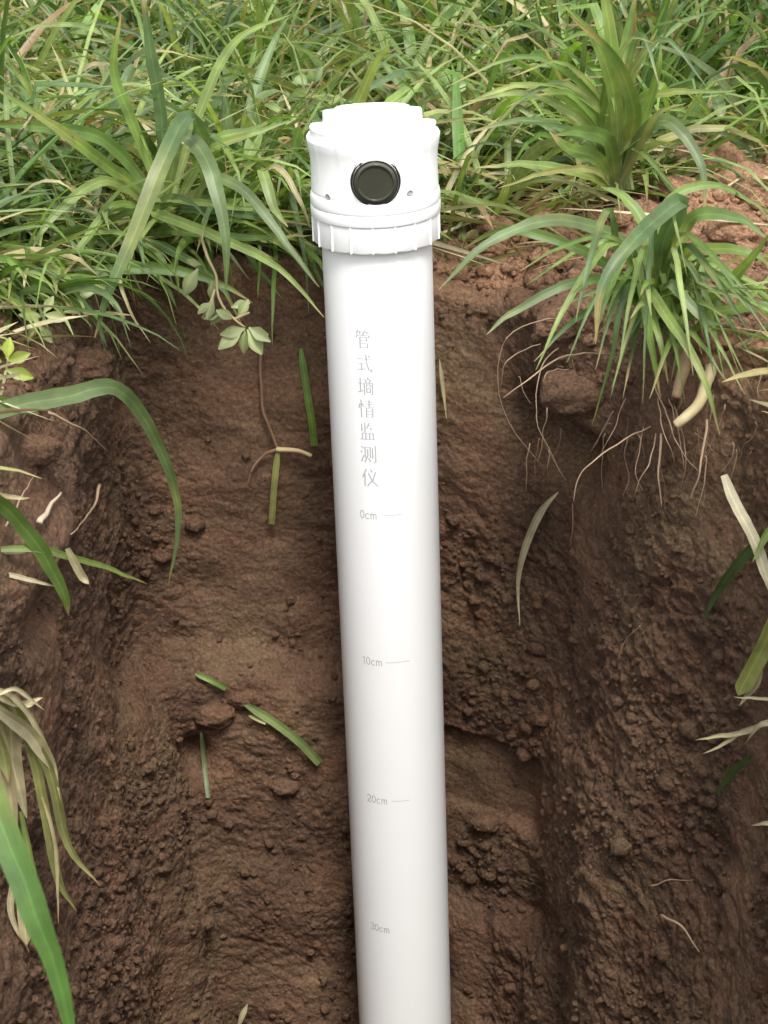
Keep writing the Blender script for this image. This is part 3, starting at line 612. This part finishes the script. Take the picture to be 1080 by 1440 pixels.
weed((280, 318, .07), [[(278, 318, .07), (290, 355, .05), (303, 385, .045), (308, 420, .04), (330, 450, .035), (345, 462, .035)], [(306, 400, .045), (296, 425, .04), (285, 448, .04)], [(330, 450, .036), (350, 440, .035)]],
     [(345, 462, .035, 190, 36), (342, 462, .035, 215, 44), (345, 465, .035, 262, 34), (348, 463, .035, 300, 42), (350, 460, .035, 330, 34), (350, 462, .035, 345, 26), (330, 448, .036, 150, 30), (316, 430, .04, 235, 32),
      (300, 420, .04, 250, 30), (297, 425, .04, 215, 26), (278, 378, .045, 240, 42), (298, 395, .043, 270, 28), (325, 432, .04, 20, 28), (335, 445, .036, 60, 30), (283, 372, .045, 160, 22), (310, 440, .04, 195, 24)],
     'hanging weed sprig with pale oval leaves on the pit wall left of the tube', (.22, .25, .12))
# weeds in the grass behind
weed((625, 140, .36), [[(600, 170, .36), (612, 150, .35), (628, 128, .34), (640, 110, .33)]],
     [(628, 128, .34, 95, 40), (628, 128, .34, 20, 44), (628, 130, .34, 170, 50), (628, 130, .34, 215, 46), (628, 130, .34, 265, 34), (628, 130, .34, 320, 44), (612, 150, .35, 190, 44), (612, 150, .35, 340, 44), (628, 128, .33, 130, 30)],
     'leafy green weed in the grass just right of the cap', (.15, .22, .08))
weed((430, 130, .34), [[(420, 165, .34), (428, 140, .33), (440, 115, .33)]],
     [(438, 120, .33, 60, 36), (438, 120, .33, 150, 40), (436, 125, .33, 200, 40), (436, 125, .33, 330, 36), (430, 140, .33, 250, 32), (440, 118, .33, 100, 28)],
     'leafy weed in the grass up left of the cap', (.14, .20, .07))
weed((30, 170, .25), [[(20, 200, .24), (32, 180, .23), (48, 160, .22)]],
     [(40, 165, .22, 60, 40), (40, 165, .22, 140, 44), (38, 172, .22, 200, 40), (40, 172, .22, 330, 44), (30, 185, .22, 250, 36)],
     'leafy weed near the left edge among the grass', (.15, .21, .07))
weed((20, 540, -.06), [[(0, 560, -.07), (8, 530, -.08), (12, 505, -.09)]],
     [(10, 505, -.09, 80, 30), (10, 508, -.09, 20, 32), (8, 520, -.09, 345, 36), (5, 530, -.09, 160, 36), (8, 540, -.09, 320, 34), (2, 510, -.09, 130, 30), (4, 548, -.09, 280, 28)],
     'yellow green weed cluster on the left bank by the edge', (.26, .32, .06))

weed((95, 440, .03), [[(80, 450, .03), (92, 430, .02), (104, 415, .01)]],
     [(104, 415, .01, 75, 28), (104, 417, .01, 15, 30), (102, 418, .01, 165, 30), (98, 425, .01, 330, 26), (96, 428, .01, 215, 30), (90, 440, .01, 300, 26)],
     'small weed on the rim at left where grass meets bare bank', (.24, .29, .12))
weed((55, 465, -.02), [[(40, 480, -.02), (55, 455, -.03), (62, 440, -.04)]],
     [(62, 440, -.04, 60, 26), (62, 442, -.04, 350, 30), (60, 444, -.04, 180, 30), (55, 455, -.04, 230, 26), (55, 458, -.04, 310, 28)],
     'small pale weed on the left bank above the long blade', (.28, .31, .14))
# H. stems, cut blades, straw and roots in the pit
def SW(px, py, lift=.004):
    return surf_wall(px, py, lift)
def bladeW(parent, pts, w, col, m=None, label=None, cat='grass blade', name='cut_grass', lift=.003, cut=True, twist=0, n=16, face=(0, -1, .35), ends=None):
    W = [SW(a, b, lift if not ends else lift + ends[k]) for k, (a, b) in enumerate(pts)]; path = crom(W, n); t = np.linspace(0, 1, n)
    prof = np.minimum(1, (.5 if cut else .15) + t / .3) * (1 if cut else 0) + (0 if cut else 1) * np.clip((1 - t) / .5, .05, 1) ** .8 * np.minimum(1, .15 + t / .3)
    V, F, ac, al = ribbon(path, w * prof * np.ones(n), face, .3, twist); c = np.array(col) * (1 + .15 * pn(V * 30)[:, None]); ca = np.concatenate([np.clip(c, 0, 1), np.ones((len(c), 1))], 1)
    o = mk(name, V, F, m or M_LEAF, parent, attrs={'col': ('FLOAT_COLOR', ca), 'across': ('FLOAT', ac)}, loc=np.array(parent.location) if parent else path[0])
    if parent: o.location = (0, 0, 0)
    if label: tag(o, label, cat)
    return o
def rootW(parent, pts, r, m=None, name='root', lift=.002, label=None, cat='root', n=20, wob=.0012, rtip=.3):
    o = rootlet(parent, [SW(a, b, lift) for a, b in pts], r, m, name, n, True, wob, rtip)
    if label: tag(o, label, cat)
    return o
bladeW(None, [(423, 490), (430, 540), (438, 590), (442, 627)], .0024, (.15, .24, .05), label='short green cut blade stuck to the wall just left of the tube')
e = tag(empty('broken_stem', SW(390, 632)), 'thin three armed broken stem on the wall between weed sprig and tube', 'stem')
rootW(e, [(365, 490), (368, 560), (378, 600), (392, 632)], .0011, M_ROOTD, 'stem', .004, rtip=.9)
rootW(e, [(392, 632), (372, 640), (354, 660), (347, 680)], .0014, M_ROOTD, 'stem', .005)
rootW(e, [(390, 632), (410, 634), (437, 641)], .0019, plain('pale_stem', (.44, .33, .17), .6), 'stem', .006, rtip=.7)
bladeW(e, [(391, 634), (386, 680), (382, 737)], .0021, (.34, .35, .12), name='stem', lift=.006)
e = tag(empty('cut_blade', SW(360, 1000)), 'split green blade lying across the earth ledge left of the tube', 'grass blade')
bladeW(e, [(275, 947), (300, 958), (318, 968)], .0020, (.16, .24, .06), name='blade', lift=.004, n=8)
bladeW(e, [(345, 990), (385, 1015), (420, 1042), (450, 1073)], .0030, (.20, .27, .09), name='blade', lift=.006)
bladeW(e, [(350, 1006), (362, 1012), (374, 1017)], .0012, (.36, .36, .16), name='blade', lift=.006, n=6)
bladeW(None, [(283, 1030), (287, 1070), (293, 1122)], .0016, (.20, .25, .12), label='short upright blade standing before the small dark hollow')
bladeW(None, [(785, 692), (760, 720), (738, 770), (728, 820), (731, 880)], .0026, PALE, M_DRY, 'dry curled straw leaf hanging right of the tube', 'straw', 'straw', .012, False, .6)
bladeW(None, [(618, 505), (623, 545), (628, 590)], .0013, STR, M_DRY, 'short straw splinter beside the right side of the tube', 'straw', 'straw', .006, False)
bladeW(None, [(348, 1412), (340, 1430), (332, 1455)], .0020, PALE, M_DRY, 'pale straw tip at the bottom left of the tube', 'straw', 'straw', .01, False)
rootW(None, [(930, 1287), (955, 1300), (968, 1318), (982, 1338)], .0010, None, 'root', .004, 'short pale curved root low on the right wall')
rootW(None, [(915, 1246), (945, 1238), (975, 1238)], .0006, None, 'root', .004, 'thin pale root lying level on the lower right wall')
rootW(None, [(68, 580), (110, 600), (140, 625), (160, 650)], .0009, None, 'root', .004, 'thin white curved root on the left bank')
rootW(None, [(140, 682), (130, 715), (100, 752)], .0011, None, 'root', .005, 'pale bent rootlet on the left wall below the long blade')
rootW(None, [(55, 735), (70, 712), (86, 692)], .0018, plain('spike', (.48, .38, .28), .7), 'seed_spike', .006, 'short pale seed spike on the left bank', 'seed head')
rootW(None, [(8, 740), (30, 700), (50, 665)], .0006, None, 'root', .004, 'fine root crossing the left bank by the edge')
rootW(None, [(805, 708), (806, 740), (800, 770)], .0006, M_ROOTD, 'root', .004, 'fine dark root trailing below the hollow right of the tube')
rootW(None, [(280, 330), (285, 400), (300, 440)], .0006, M_ROOTD, 'root', .004, 'fine dark root behind the weed sprig')
rootW(None, [(900, 880), (880, 900), (868, 930)], .0006, M_ROOTD, 'root', .004, 'fine dark root in the middle of the right wall')

# bunch of straw at the lower left
e = tag(empty('straw_bunch', P(0, 985, -.27)), 'bunch of dry yellowish straw hanging on the left wall of the pit', 'straw')
for q, w, c in [([(-30, 960, -.28), (10, 1000, -.265), (20, 1080, -.255), (38, 1150, -.25)], .0048, PALE), ([(-20, 975, -.28), (30, 1010, -.26), (60, 1120, -.25), (82, 1235, -.245), (108, 1280, -.24)], .0026, OLV),
 ([(-20, 980, -.28), (40, 1030, -.26), (75, 1100, -.25), (95, 1185, -.24), (140, 1245, -.235)], .0026, OLV), ([(-10, 990, -.28), (45, 1035, -.26), (78, 1090, -.25)], .0036, PALE), ([(-20, 985, -.28), (0, 1040, -.27), (15, 1120, -.265), (25, 1200, -.26)], .0036, STR),
 ([(-20, 960, -.28), (20, 980, -.27), (50, 1020, -.26), (75, 1075, -.25), (85, 1125, -.25)], .0014, PALE), ([(-20, 970, -.28), (30, 990, -.265), (60, 982, -.26)], .0016, STR), ([(0, 975, -.28), (25, 970, -.27), (62, 1000, -.26)], .0010, PALE),
 ([(10, 1150, -.26), (22, 1220, -.26), (15, 1280, -.26), (42, 1340, -.255)], .0018, PALE), ([(30, 1140, -.25), (42, 1200, -.25), (52, 1232, -.25)], .0016, G3), ([(25, 1220, -.26), (35, 1300, -.26), (38, 1330, -.26)], .0028, STR),
 ([(-20, 1000, -.28), (5, 1060, -.27), (12, 1100, -.27)], .0026, OLV), ([(60, 1120, -.25), (78, 1190, -.25), (82, 1300, -.25)], .0010, STR)]:
    blade(e, q, w, c, m=M_DRY, name='straw', palebase=0, tip=.35, fold=.4, hug=True)
# right edge stems
e = tag(empty('dry_stem', P(1060, 760, -.14)), 'dry pale stem curving down the right edge of the pit', 'stem')
blade(e, [(1018, 668, -.13), (1035, 710, -.14), (1065, 770, -.15), (1090, 850, -.16)], .0030, (.46, .42, .28), m=M_DRY, name='stem', palebase=0, tip=.2, hug=True)
blade(e, [(1095, 740, -.15), (1080, 750, -.155), (1058, 790, -.16)], .0022, G3, name='leaf', hug=True)
e = tag(empty('torn_grass_stem', P(1085, 900, -.18)), 'torn green and white stem with thin roots at the right edge', 'grass plant')
blade(e, [(1100, 840, -.18), (1078, 900, -.175), (1055, 945, -.17), (1038, 978, -.168)], .0046, (.33, .36, .12), name='stem', palebase=0, tip=.15, fold=.5, hug=True)
blade(e, [(1068, 930, -.17), (1062, 960, -.168), (1040, 992, -.165)], .0024, PALE, m=M_DRY, name='leaf', palebase=0, hug=True)
e2 = tag(empty('straw_bunch', P(1090, 1015, -.19)), 'few pale straws lying on the right wall under the torn stem', 'straw')
for q, w in [([(1100, 1005, -.19), (1050, 1028, -.18), (1010, 1035, -.175), (978, 1040, -.17)], .0015), ([(1100, 1015, -.19), (1050, 1025, -.18), (1015, 1048, -.175), (988, 1060, -.17)], .0013), ([(1100, 1020, -.19), (1070, 1018, -.185), (1048, 1046, -.18)], .0014), ([(1100, 985, -.19), (1065, 982, -.18), (1032, 980, -.175)], .0010), ([(1100, 1162, -.19), (1075, 1158, -.185), (1056, 1161, -.18)], .0012)]:
    blade(e2, q, w, PALE, m=M_DRY, name='straw', palebase=0, tip=.6, n=12, hug=True)
bladeW(None, [(1075, 745), (1040, 790), (1010, 830), (988, 875)], .0030, G4, label='dark soil stained blade pressed on the right wall', lift=.004, cut=False)
bladeW(None, [(1060, 1060), (1030, 1085), (1005, 1120)], .0026, G4, label='small dark green blade low on the right wall', lift=.004, cut=False)

# ------------------------------------------------------------------ clods
CL = [(1000, 235, .020, 1, 'large rounded reddish clod topping the heap at the right edge'), (1052, 262, .017, 2, 'clod at the far right of the heap beside the largest'), (955, 270, .012, 3, 'clod in front left of the heap below the upright tuft'),
      (1035, 330, .016, 4, 'broad clod at the foot of the heap on the right'), (905, 300, .010, 5, 'small clod between upright tuft and arching tuft'), (760, 312, .011, 6, 'clod on the rim between tube and upright tuft'),
      (700, 322, .010, 7, 'small crumbly clod on the rim nearer to the tube'), (652, 300, .012, 8, 'flat reddish clod right beside the collar of the tube'), (1010, 480, .014, 9, 'reddish clod on the right bank below the arching tuft'),
      (1060, 505, .012, 10, 'reddish clod at the right edge under the arching tuft'), (790, 460, .014, 11, 'dark clod held by roots under the rim right of the tube'), (815, 560, .020, 12, 'bulky dark clod overhanging the hollow right of the tube'),
      (120, 520, .014, 13, 'brown clod on the corner of the left bank under the grass'), (45, 640, .013, 14, 'brown clod on the left bank below the long blade'), (345, 985, .010, 15, 'round clod on the ledge under the split green blade'),
      (300, 1010, .013, 16, 'lumpy clod on the ledge beside the small hollow'), (400, 1110, .009, 17, 'flat clod on the lower wall left of the tube'), (575 + 110, 1160, .010, 18, 'round clod low on the wall right of the tube'),
      (1070, 200, .012, 19, 'small clod behind the heap at the right edge')]
for a in CL: clod(a[0], a[1], a[2], a[3], a[4], dry=(.85 if a[1] < 520 and a[0] > 640 and a[3] != 11 else .12), sq=(1.15, .8 if a[1] > 440 else 1.1, .72))

# ------------------------------------------------------------------ the probe
AX = np.array([.0012, .0325, 0]); TILT = -R(1.93); RT = .0322
probe = tag(empty('soil_moisture_probe', (AX[0], AX[1], 0)), 'tall white plastic soil moisture tube with depth marks standing in the pit', 'probe')
probe.rotation_euler = (0, TILT, 0)
WHT = plain('white_pvc', (.84, .84, .83), .34, .45, 0, .015); WHC = plain('white_cap_plastic', (.84, .84, .83), .40, .45, 0, .015)
def lathe(prof, seg, name, m, mod=None, smooth=True):
    prof = np.array(prof, float); th = np.linspace(0, 2 * np.pi, seg, endpoint=False); r = prof[:, 0][:, None] * np.ones(seg); z = prof[:, 1][:, None] * np.ones(seg)
    if mod: r, z = mod(r, z, th[None])
    V = np.stack([r * np.cos(th), r * np.sin(th), z], -1); i = np.arange(V.shape[0] * seg).reshape(-1, seg); nx = np.roll(i, -1, 1)
    F = [tuple(q) for q in np.stack([i[:-1], nx[:-1], nx[1:], i[1:]], -1).reshape(-1, 4)]
    o = mk(name, V.reshape(-1, 3), F, m, probe, smooth)
    if smooth:
        o.data.set_sharp_from_angle(angle=R(32))
    return o
lathe([(RT - .003, -.66), (RT, -.66), (RT, -.3), (RT, 0), (RT, .165), (RT - .003, .165)], 160, 'tube', WHT)
# bevelled profile for cap, seen as stacked castellated tiers
def capmod(r, z, th):
    t = sst(.197, .214, z) * (z < .2240); tooth = (np.cos(8 * th + np.pi) > .15)
    r = r + .0003 * t * np.where(tooth, 0, -1)
    yb = np.maximum(0, r * np.sin(th)); z = z - np.where(z > .2225, .23 * yb, 0) * sst(.2222, .2290, z) + np.where(z > .2340, .05 * yb, 0)
    return r, z
lathe([(.0364, .1905), (.0367, .1920), (.0367, .1926), (.0366, .1932), (.0366, .205), (.0370, .2125), (.0378, .2165), (.0384, .2195), (.0385, .2216), (.0381, .2222), (.0362, .2228), (.0361, .2235), (.0361, .2275), (.0354, .2286), (.0345, .2290), (.0288, .2294),
       (.0284, .2300), (.0283, .2348), (.0278, .2357), (.0270, .2361), (.0218, .2366), (.0210, .2374), (.018, .2384), (.010, .2391), (.0003, .2393)], 192, 'cap', WHC, capmod)
lathe([(.0361, .1765), (.0374, .1767), (.0377, .1773), (.0377, .1822), (.0375, .1828), (.0371, .1830), (.0371, .1836), (.0375, .1838), (.0377, .1844), (.0376, .1880), (.0372, .1898), (.0368, .1906), (.0364, .1912)], 160, 'collar', WHC)
def ringmod(r, z, th):
    return np.where((r > .034), r + .0001 * np.sin(16 * th), r), z - np.where(z < .163, .0006 * np.abs(np.sin(8 * th + .2)), 0)
lathe([(RT + .0001, .1618), (.0340, .1612), (.0363, .1616), (.0367, .1624), (.0367, .1764)], 192, 'lock_ring', WHC, ringmod)
import bmesh
rb = None
for k in range(18):
    a = 2 * math.pi * (k + .36) / 18; bm = bmesh.new(); bmesh.ops.create_cube(bm, size=1)
    for v in bm.verts: v.co = Vector((v.co.x * .0028 + .0361, v.co.y * .0010, v.co.z * .0156 + .1688))
    bmesh.ops.bevel(bm, geom=bm.edges[:], offset=.00025, segments=2, affect='EDGES')
    if rb is None:
        rb = bpy.data.meshes.new('rib'); bm.to_mesh(rb); rb.materials.append(WHC)
    bm.free(); o = bpy.data.objects.new('rib', rb); COL.objects.link(o); o.parent = probe; o.rotation_euler = (0, 0, a)
# button: dark gasket following the curved face, glassy lens
BLK = plain('black_rubber', (.018, .018, .016), .35, .5); LENS = plain('lens', (.075, .074, .055), .1, .9, .35, .35); CHR = plain('lens_rim', (.05, .05, .045), .2, .6, .4)
def zf(py, off=0.0):
    b = (720 - py) / FPX; Yv = AX[1] - RT - off
    return (b * (D0 + Yv * cp) - Yv * sp) / (cp + b * sp)
bz = zf(257, .005) ; bx = .0009
def on_face(x, z, rr): return np.array([x, -math.sqrt(rr * rr - x * x), z])
def disc_rings(rings, name, m, seg=64, flat=None):
    V = []; 
    for (r, off) in rings:
        for k in range(seg):
            a = 2 * math.pi * k / seg; x = bx + r * math.cos(a); z = bz + r * math.sin(a) * .98
            V.append(on_face(x, z, .0366 + off) if flat is None else np.array([x, -.0366 - off, z]))
    i = np.arange(len(V)).reshape(-1, seg); nx = np.roll(i, -1, 1)
    F = [tuple(q) for q in np.stack([i[:-1], i[1:], nx[1:], nx[:-1]], -1).reshape(-1, 4)][:]
    F = [f[::-1] for f in F] + [tuple(i[-1][::-1])]
    o = mk(name, V, F, m, probe); o.data.set_sharp_from_angle(angle=R(30)); return o
disc_rings([(.0142, -.0012), (.0142, .0000), (.0139, .0004), (.0133, .0004), (.0129, .0001)], 'gasket', BLK)
disc_rings([(.0129, -.006), (.0129, .0005), (.0127, .0009), (.0124, .0009), (.0121, .0004)], 'button_rim', CHR, flat=1)
disc_rings([(.0122, .0002), (.0118, .0010), (.0110, .0012), (.0106, .0018), (.0100, .0018), (.0095, .0008), (.0050, .0007), (.0010, .00066)], 'button_lens', LENS, flat=1)
# little side lugs of the button bezel
for sx in (-1, 1):
    V = []; F = []
    for k in range(9):
        a = R(90 + sx * (28 + 32 * k / 8)) if sx < 0 else R(90 - (28 + 32 * k / 8)); 
        a = R(90) - sx * R(30 + 34 * k / 8)
        for rr_, of in ((.0137, .0003), (.0150 - .0012 * abs(k - 2) / 6, .0009)):
            x = bx + rr_ * math.cos(a); z = bz + rr_ * math.sin(a); V.append(on_face(x, z, .0366 + of - .0003))
    for k in range(8): F.append((2 * k, 2 * k + 1, 2 * k + 3, 2 * k + 2) if sx > 0 else (2 * k, 2 * k + 2, 2 * k + 3, 2 * k + 1))
    mk('bezel_lug', V, F, plain('bezel_grey', (.10, .10, .09), .4), probe)
SCR = plain('screw_steel', (.42, .42, .40), .4, .5, .4)
for px, py in ((472, 281), (586, 276)):
    x = (px - 537) * .000404; z = zf(py, .004)
    x = max(-.034, min(.034, x)); seg = 20; V = []; base = on_face(x, z, .0366); nrm_ = np.array([base[0], base[1], 0]) / .0366; side = np.array([-nrm_[1], nrm_[0], 0])
    for r, of in ((.0021, -.0004), (.0021, .0003), (.0017, .0005), (.0013, .0002), (.0004, .0002)):
        for k in range(seg):
            a = 2 * math.pi * k / seg; V.append(base + side * r * math.cos(a) + np.array([0, 0, 1]) * r * math.sin(a) * .8 + nrm_ * of)
    i = np.arange(len(V)).reshape(-1, seg); nx = np.roll(i, -1, 1); F = [tuple(q) for q in np.stack([i[:-1], nx[:-1], nx[1:], i[1:]], -1).reshape(-1, 4)] + [tuple(i[-1])]
    mk('screw', V, F, SCR, probe)

# lettering printed on the tube
INK = plain('grey_ink', (.42, .42, .43), .6, .3)
CH = {
 '管': [((18,98),(8,80)),((16,90),(44,90)),((28,90),(32,80)),((60,98),(50,80)),((58,90),(90,90)),((70,90),(76,80)),((48,80),(52,72)),((12,70),(88,70)),((12,70),(8,58)),((88,70),(82,60)),((30,60),(30,0)),((30,60),(70,60)),((70,60),(70,40)),((30,40),(70,40)),((30,24),(76,24)),((76,24),(76,2)),((30,4),(76,4))],
 '式': [((8,74),(92,74)),((14,46),(50,46)),((32,46),(32,12)),((8,10),(52,18)),((60,98),(64,50),(76,14),(92,2),(94,18)),((74,94),(84,84))],
 '墒': [((6,64),(34,64)),((20,92),(20,16)),((4,12),(36,22)),((66,100),(70,90)),((38,86),(98,86)),((54,80),(58,70)),((82,82),(76,70)),((44,66),(44,0)),((44,66),(94,66)),((94,66),(94,4),(86,2)),((62,60),(56,44)),((76,60),(84,46)),((58,36),(80,36)),((80,36),(80,14)),((58,14),(80,14)),((58,36),(58,14))],
 '情': [((18,98),(18,0)),((8,74),(4,54)),((24,78),(32,66)),((42,90),(94,90)),((46,76),(90,76)),((36,60),(98,60)),((68,98),(68,60)),((50,50),(50,0)),((50,50),(88,50)),((88,50),(88,4),(80,0)),((50,34),(88,34)),((50,18),(88,18))],
 '监': [((14,90),(14,50)),((34,98),(34,46)),((60,98),(46,68)),((54,84),(94,84)),((66,72),(76,60)),((16,38),(16,4)),((16,38),(84,38)),((84,38),(84,4)),((38,38),(38,4)),((62,38),(62,4)),((2,2),(98,2))],
 '测': [((8,94),(18,84)),((2,66),(12,58)),((6,6),(20,40)),((30,90),(30,30)),((30,90),(62,90)),((62,90),(62,30)),((46,76),(46,40),(26,2)),((50,24),(64,6)),((76,84),(76,26)),((94,98),(94,6),(84,0))],
 '仪': [((30,98),(6,50)),((20,70),(20,0)),((58,98),(66,84)),((88,84),(70,36),(36,0)),((44,74),(66,30),(98,2))]}
def print_quads(segs, x0, z0, size, name, hx=.92):
    """segs in a 100 grid, (x0,z0) lower-left in metres along the arc; wraps round the tube"""
    V = []; F = []; rr = RT + .00012
    for q, wd_ in segs:
        for (a, b) in zip(q[:-1], q[1:]):
            a = np.array(a, float); b = np.array(b, float); L = np.linalg.norm(b - a); u = (b - a) / L; nrm_ = np.array([-u[1], u[0]]); w = wd_ if wd_ else (3.4 + 5.0 * abs(u[1])) / 2
            k0 = len(V); ns = max(1, int(L / 25)); e0 = a - u * w * .6; e1 = b + u * w * .6
            for s in range(ns + 1):
                c = e0 + (e1 - e0) * s / ns
                for sg in (-1, 1):
                    p = c + nrm_ * w * sg; ang = (x0 + p[0] / 100 * size * hx) / rr; V.append((rr * math.sin(ang), -rr * math.cos(ang), z0 + p[1] / 100 * size))
            for s in range(ns): i0 = k0 + 2 * s; F.append((i0, i0 + 2, i0 + 3, i0 + 1))
    return mk(name, V, F, INK, probe, smooth=False)
# arcs: the print sits left of the tube's centre line
for ch, py, px in zip('管式墒情监测仪', (477, 511, 543, 575, 607, 639, 672), (512, 513.5, 514.5, 516, 517.5, 518.5, 520)):
    zc = zf(py); ax_px = 533 + (py - 400) * .0337; ang = math.asin((px - ax_px) / 79.0); sz = .0108
    print_quads([(q, None) for q in CH[ch]], ang * RT - sz * .46, zc - sz / 2, sz, 'printed_character', .92)
def arc(cx_, cy_, rx, ry, a0, a1, n=10): return [(cx_ + rx * math.cos(R(a0 + (a1 - a0) * k / n)), cy_ + ry * math.sin(R(a0 + (a1 - a0) * k / n))) for k in range(n + 1)]
GL = {'0': ([arc(28, 50, 24, 50, 0, 360, 20)], 62), '1': ([[(14, 82), (30, 100), (30, 0)]], 50), '2': ([arc(28, 74, 24, 26, 165, -40, 10) + [(4, 0), (54, 0)]], 62),
      '3': ([arc(27, 75, 22, 25, 150, -90, 10), arc(28, 26, 25, 26, 90, -155, 10)], 62), 'c': ([arc(26, 34, 24, 34, 50, 310, 14)], 56),
      'm': ([[(6, 68), (6, 0)], arc(22, 46, 16, 22, 180, 0, 8) + [(38, 0)], arc(54, 46, 16, 22, 180, 0, 8) + [(70, 0)]], 78)}
for txt, py, px0, tick in (('0cm', 725, 507, (540, 567)), ('10cm', 932, 509, (543, 577)), ('20cm', 1127, 516, (551, 576)), ('30cm', 1309, 521, None)):
    zc = zf(py); ax_px = 533 + (py - 400) * .0337; hw = {725: 76, 932: 74, 1127: 71, 1309: 67.5}[py]; ang = math.asin((px0 - ax_px) / hw)
    sz = .0050; x = 0; segs = []
    for ch in txt:
        g, adv = GL[ch]
        for q in g: segs.append(([(x + a, b) for a, b in q], 5.0))
        x += adv + 8
    print_quads(segs, ang * RT, zc - sz / 2, sz, 'depth_mark', 1.0)
    if tick:
        a0 = math.asin((tick[0] - ax_px) / hw) * RT; a1 = math.asin((tick[1] - ax_px) / hw) * RT
        w_ = (a1 - a0) / .0050 * 100; print_quads([([(0, 50), (w_ * .5, 50), (w_, 50)], 3.0)], a0, zc - .0025, .0050, 'tick_mark', 1.0)
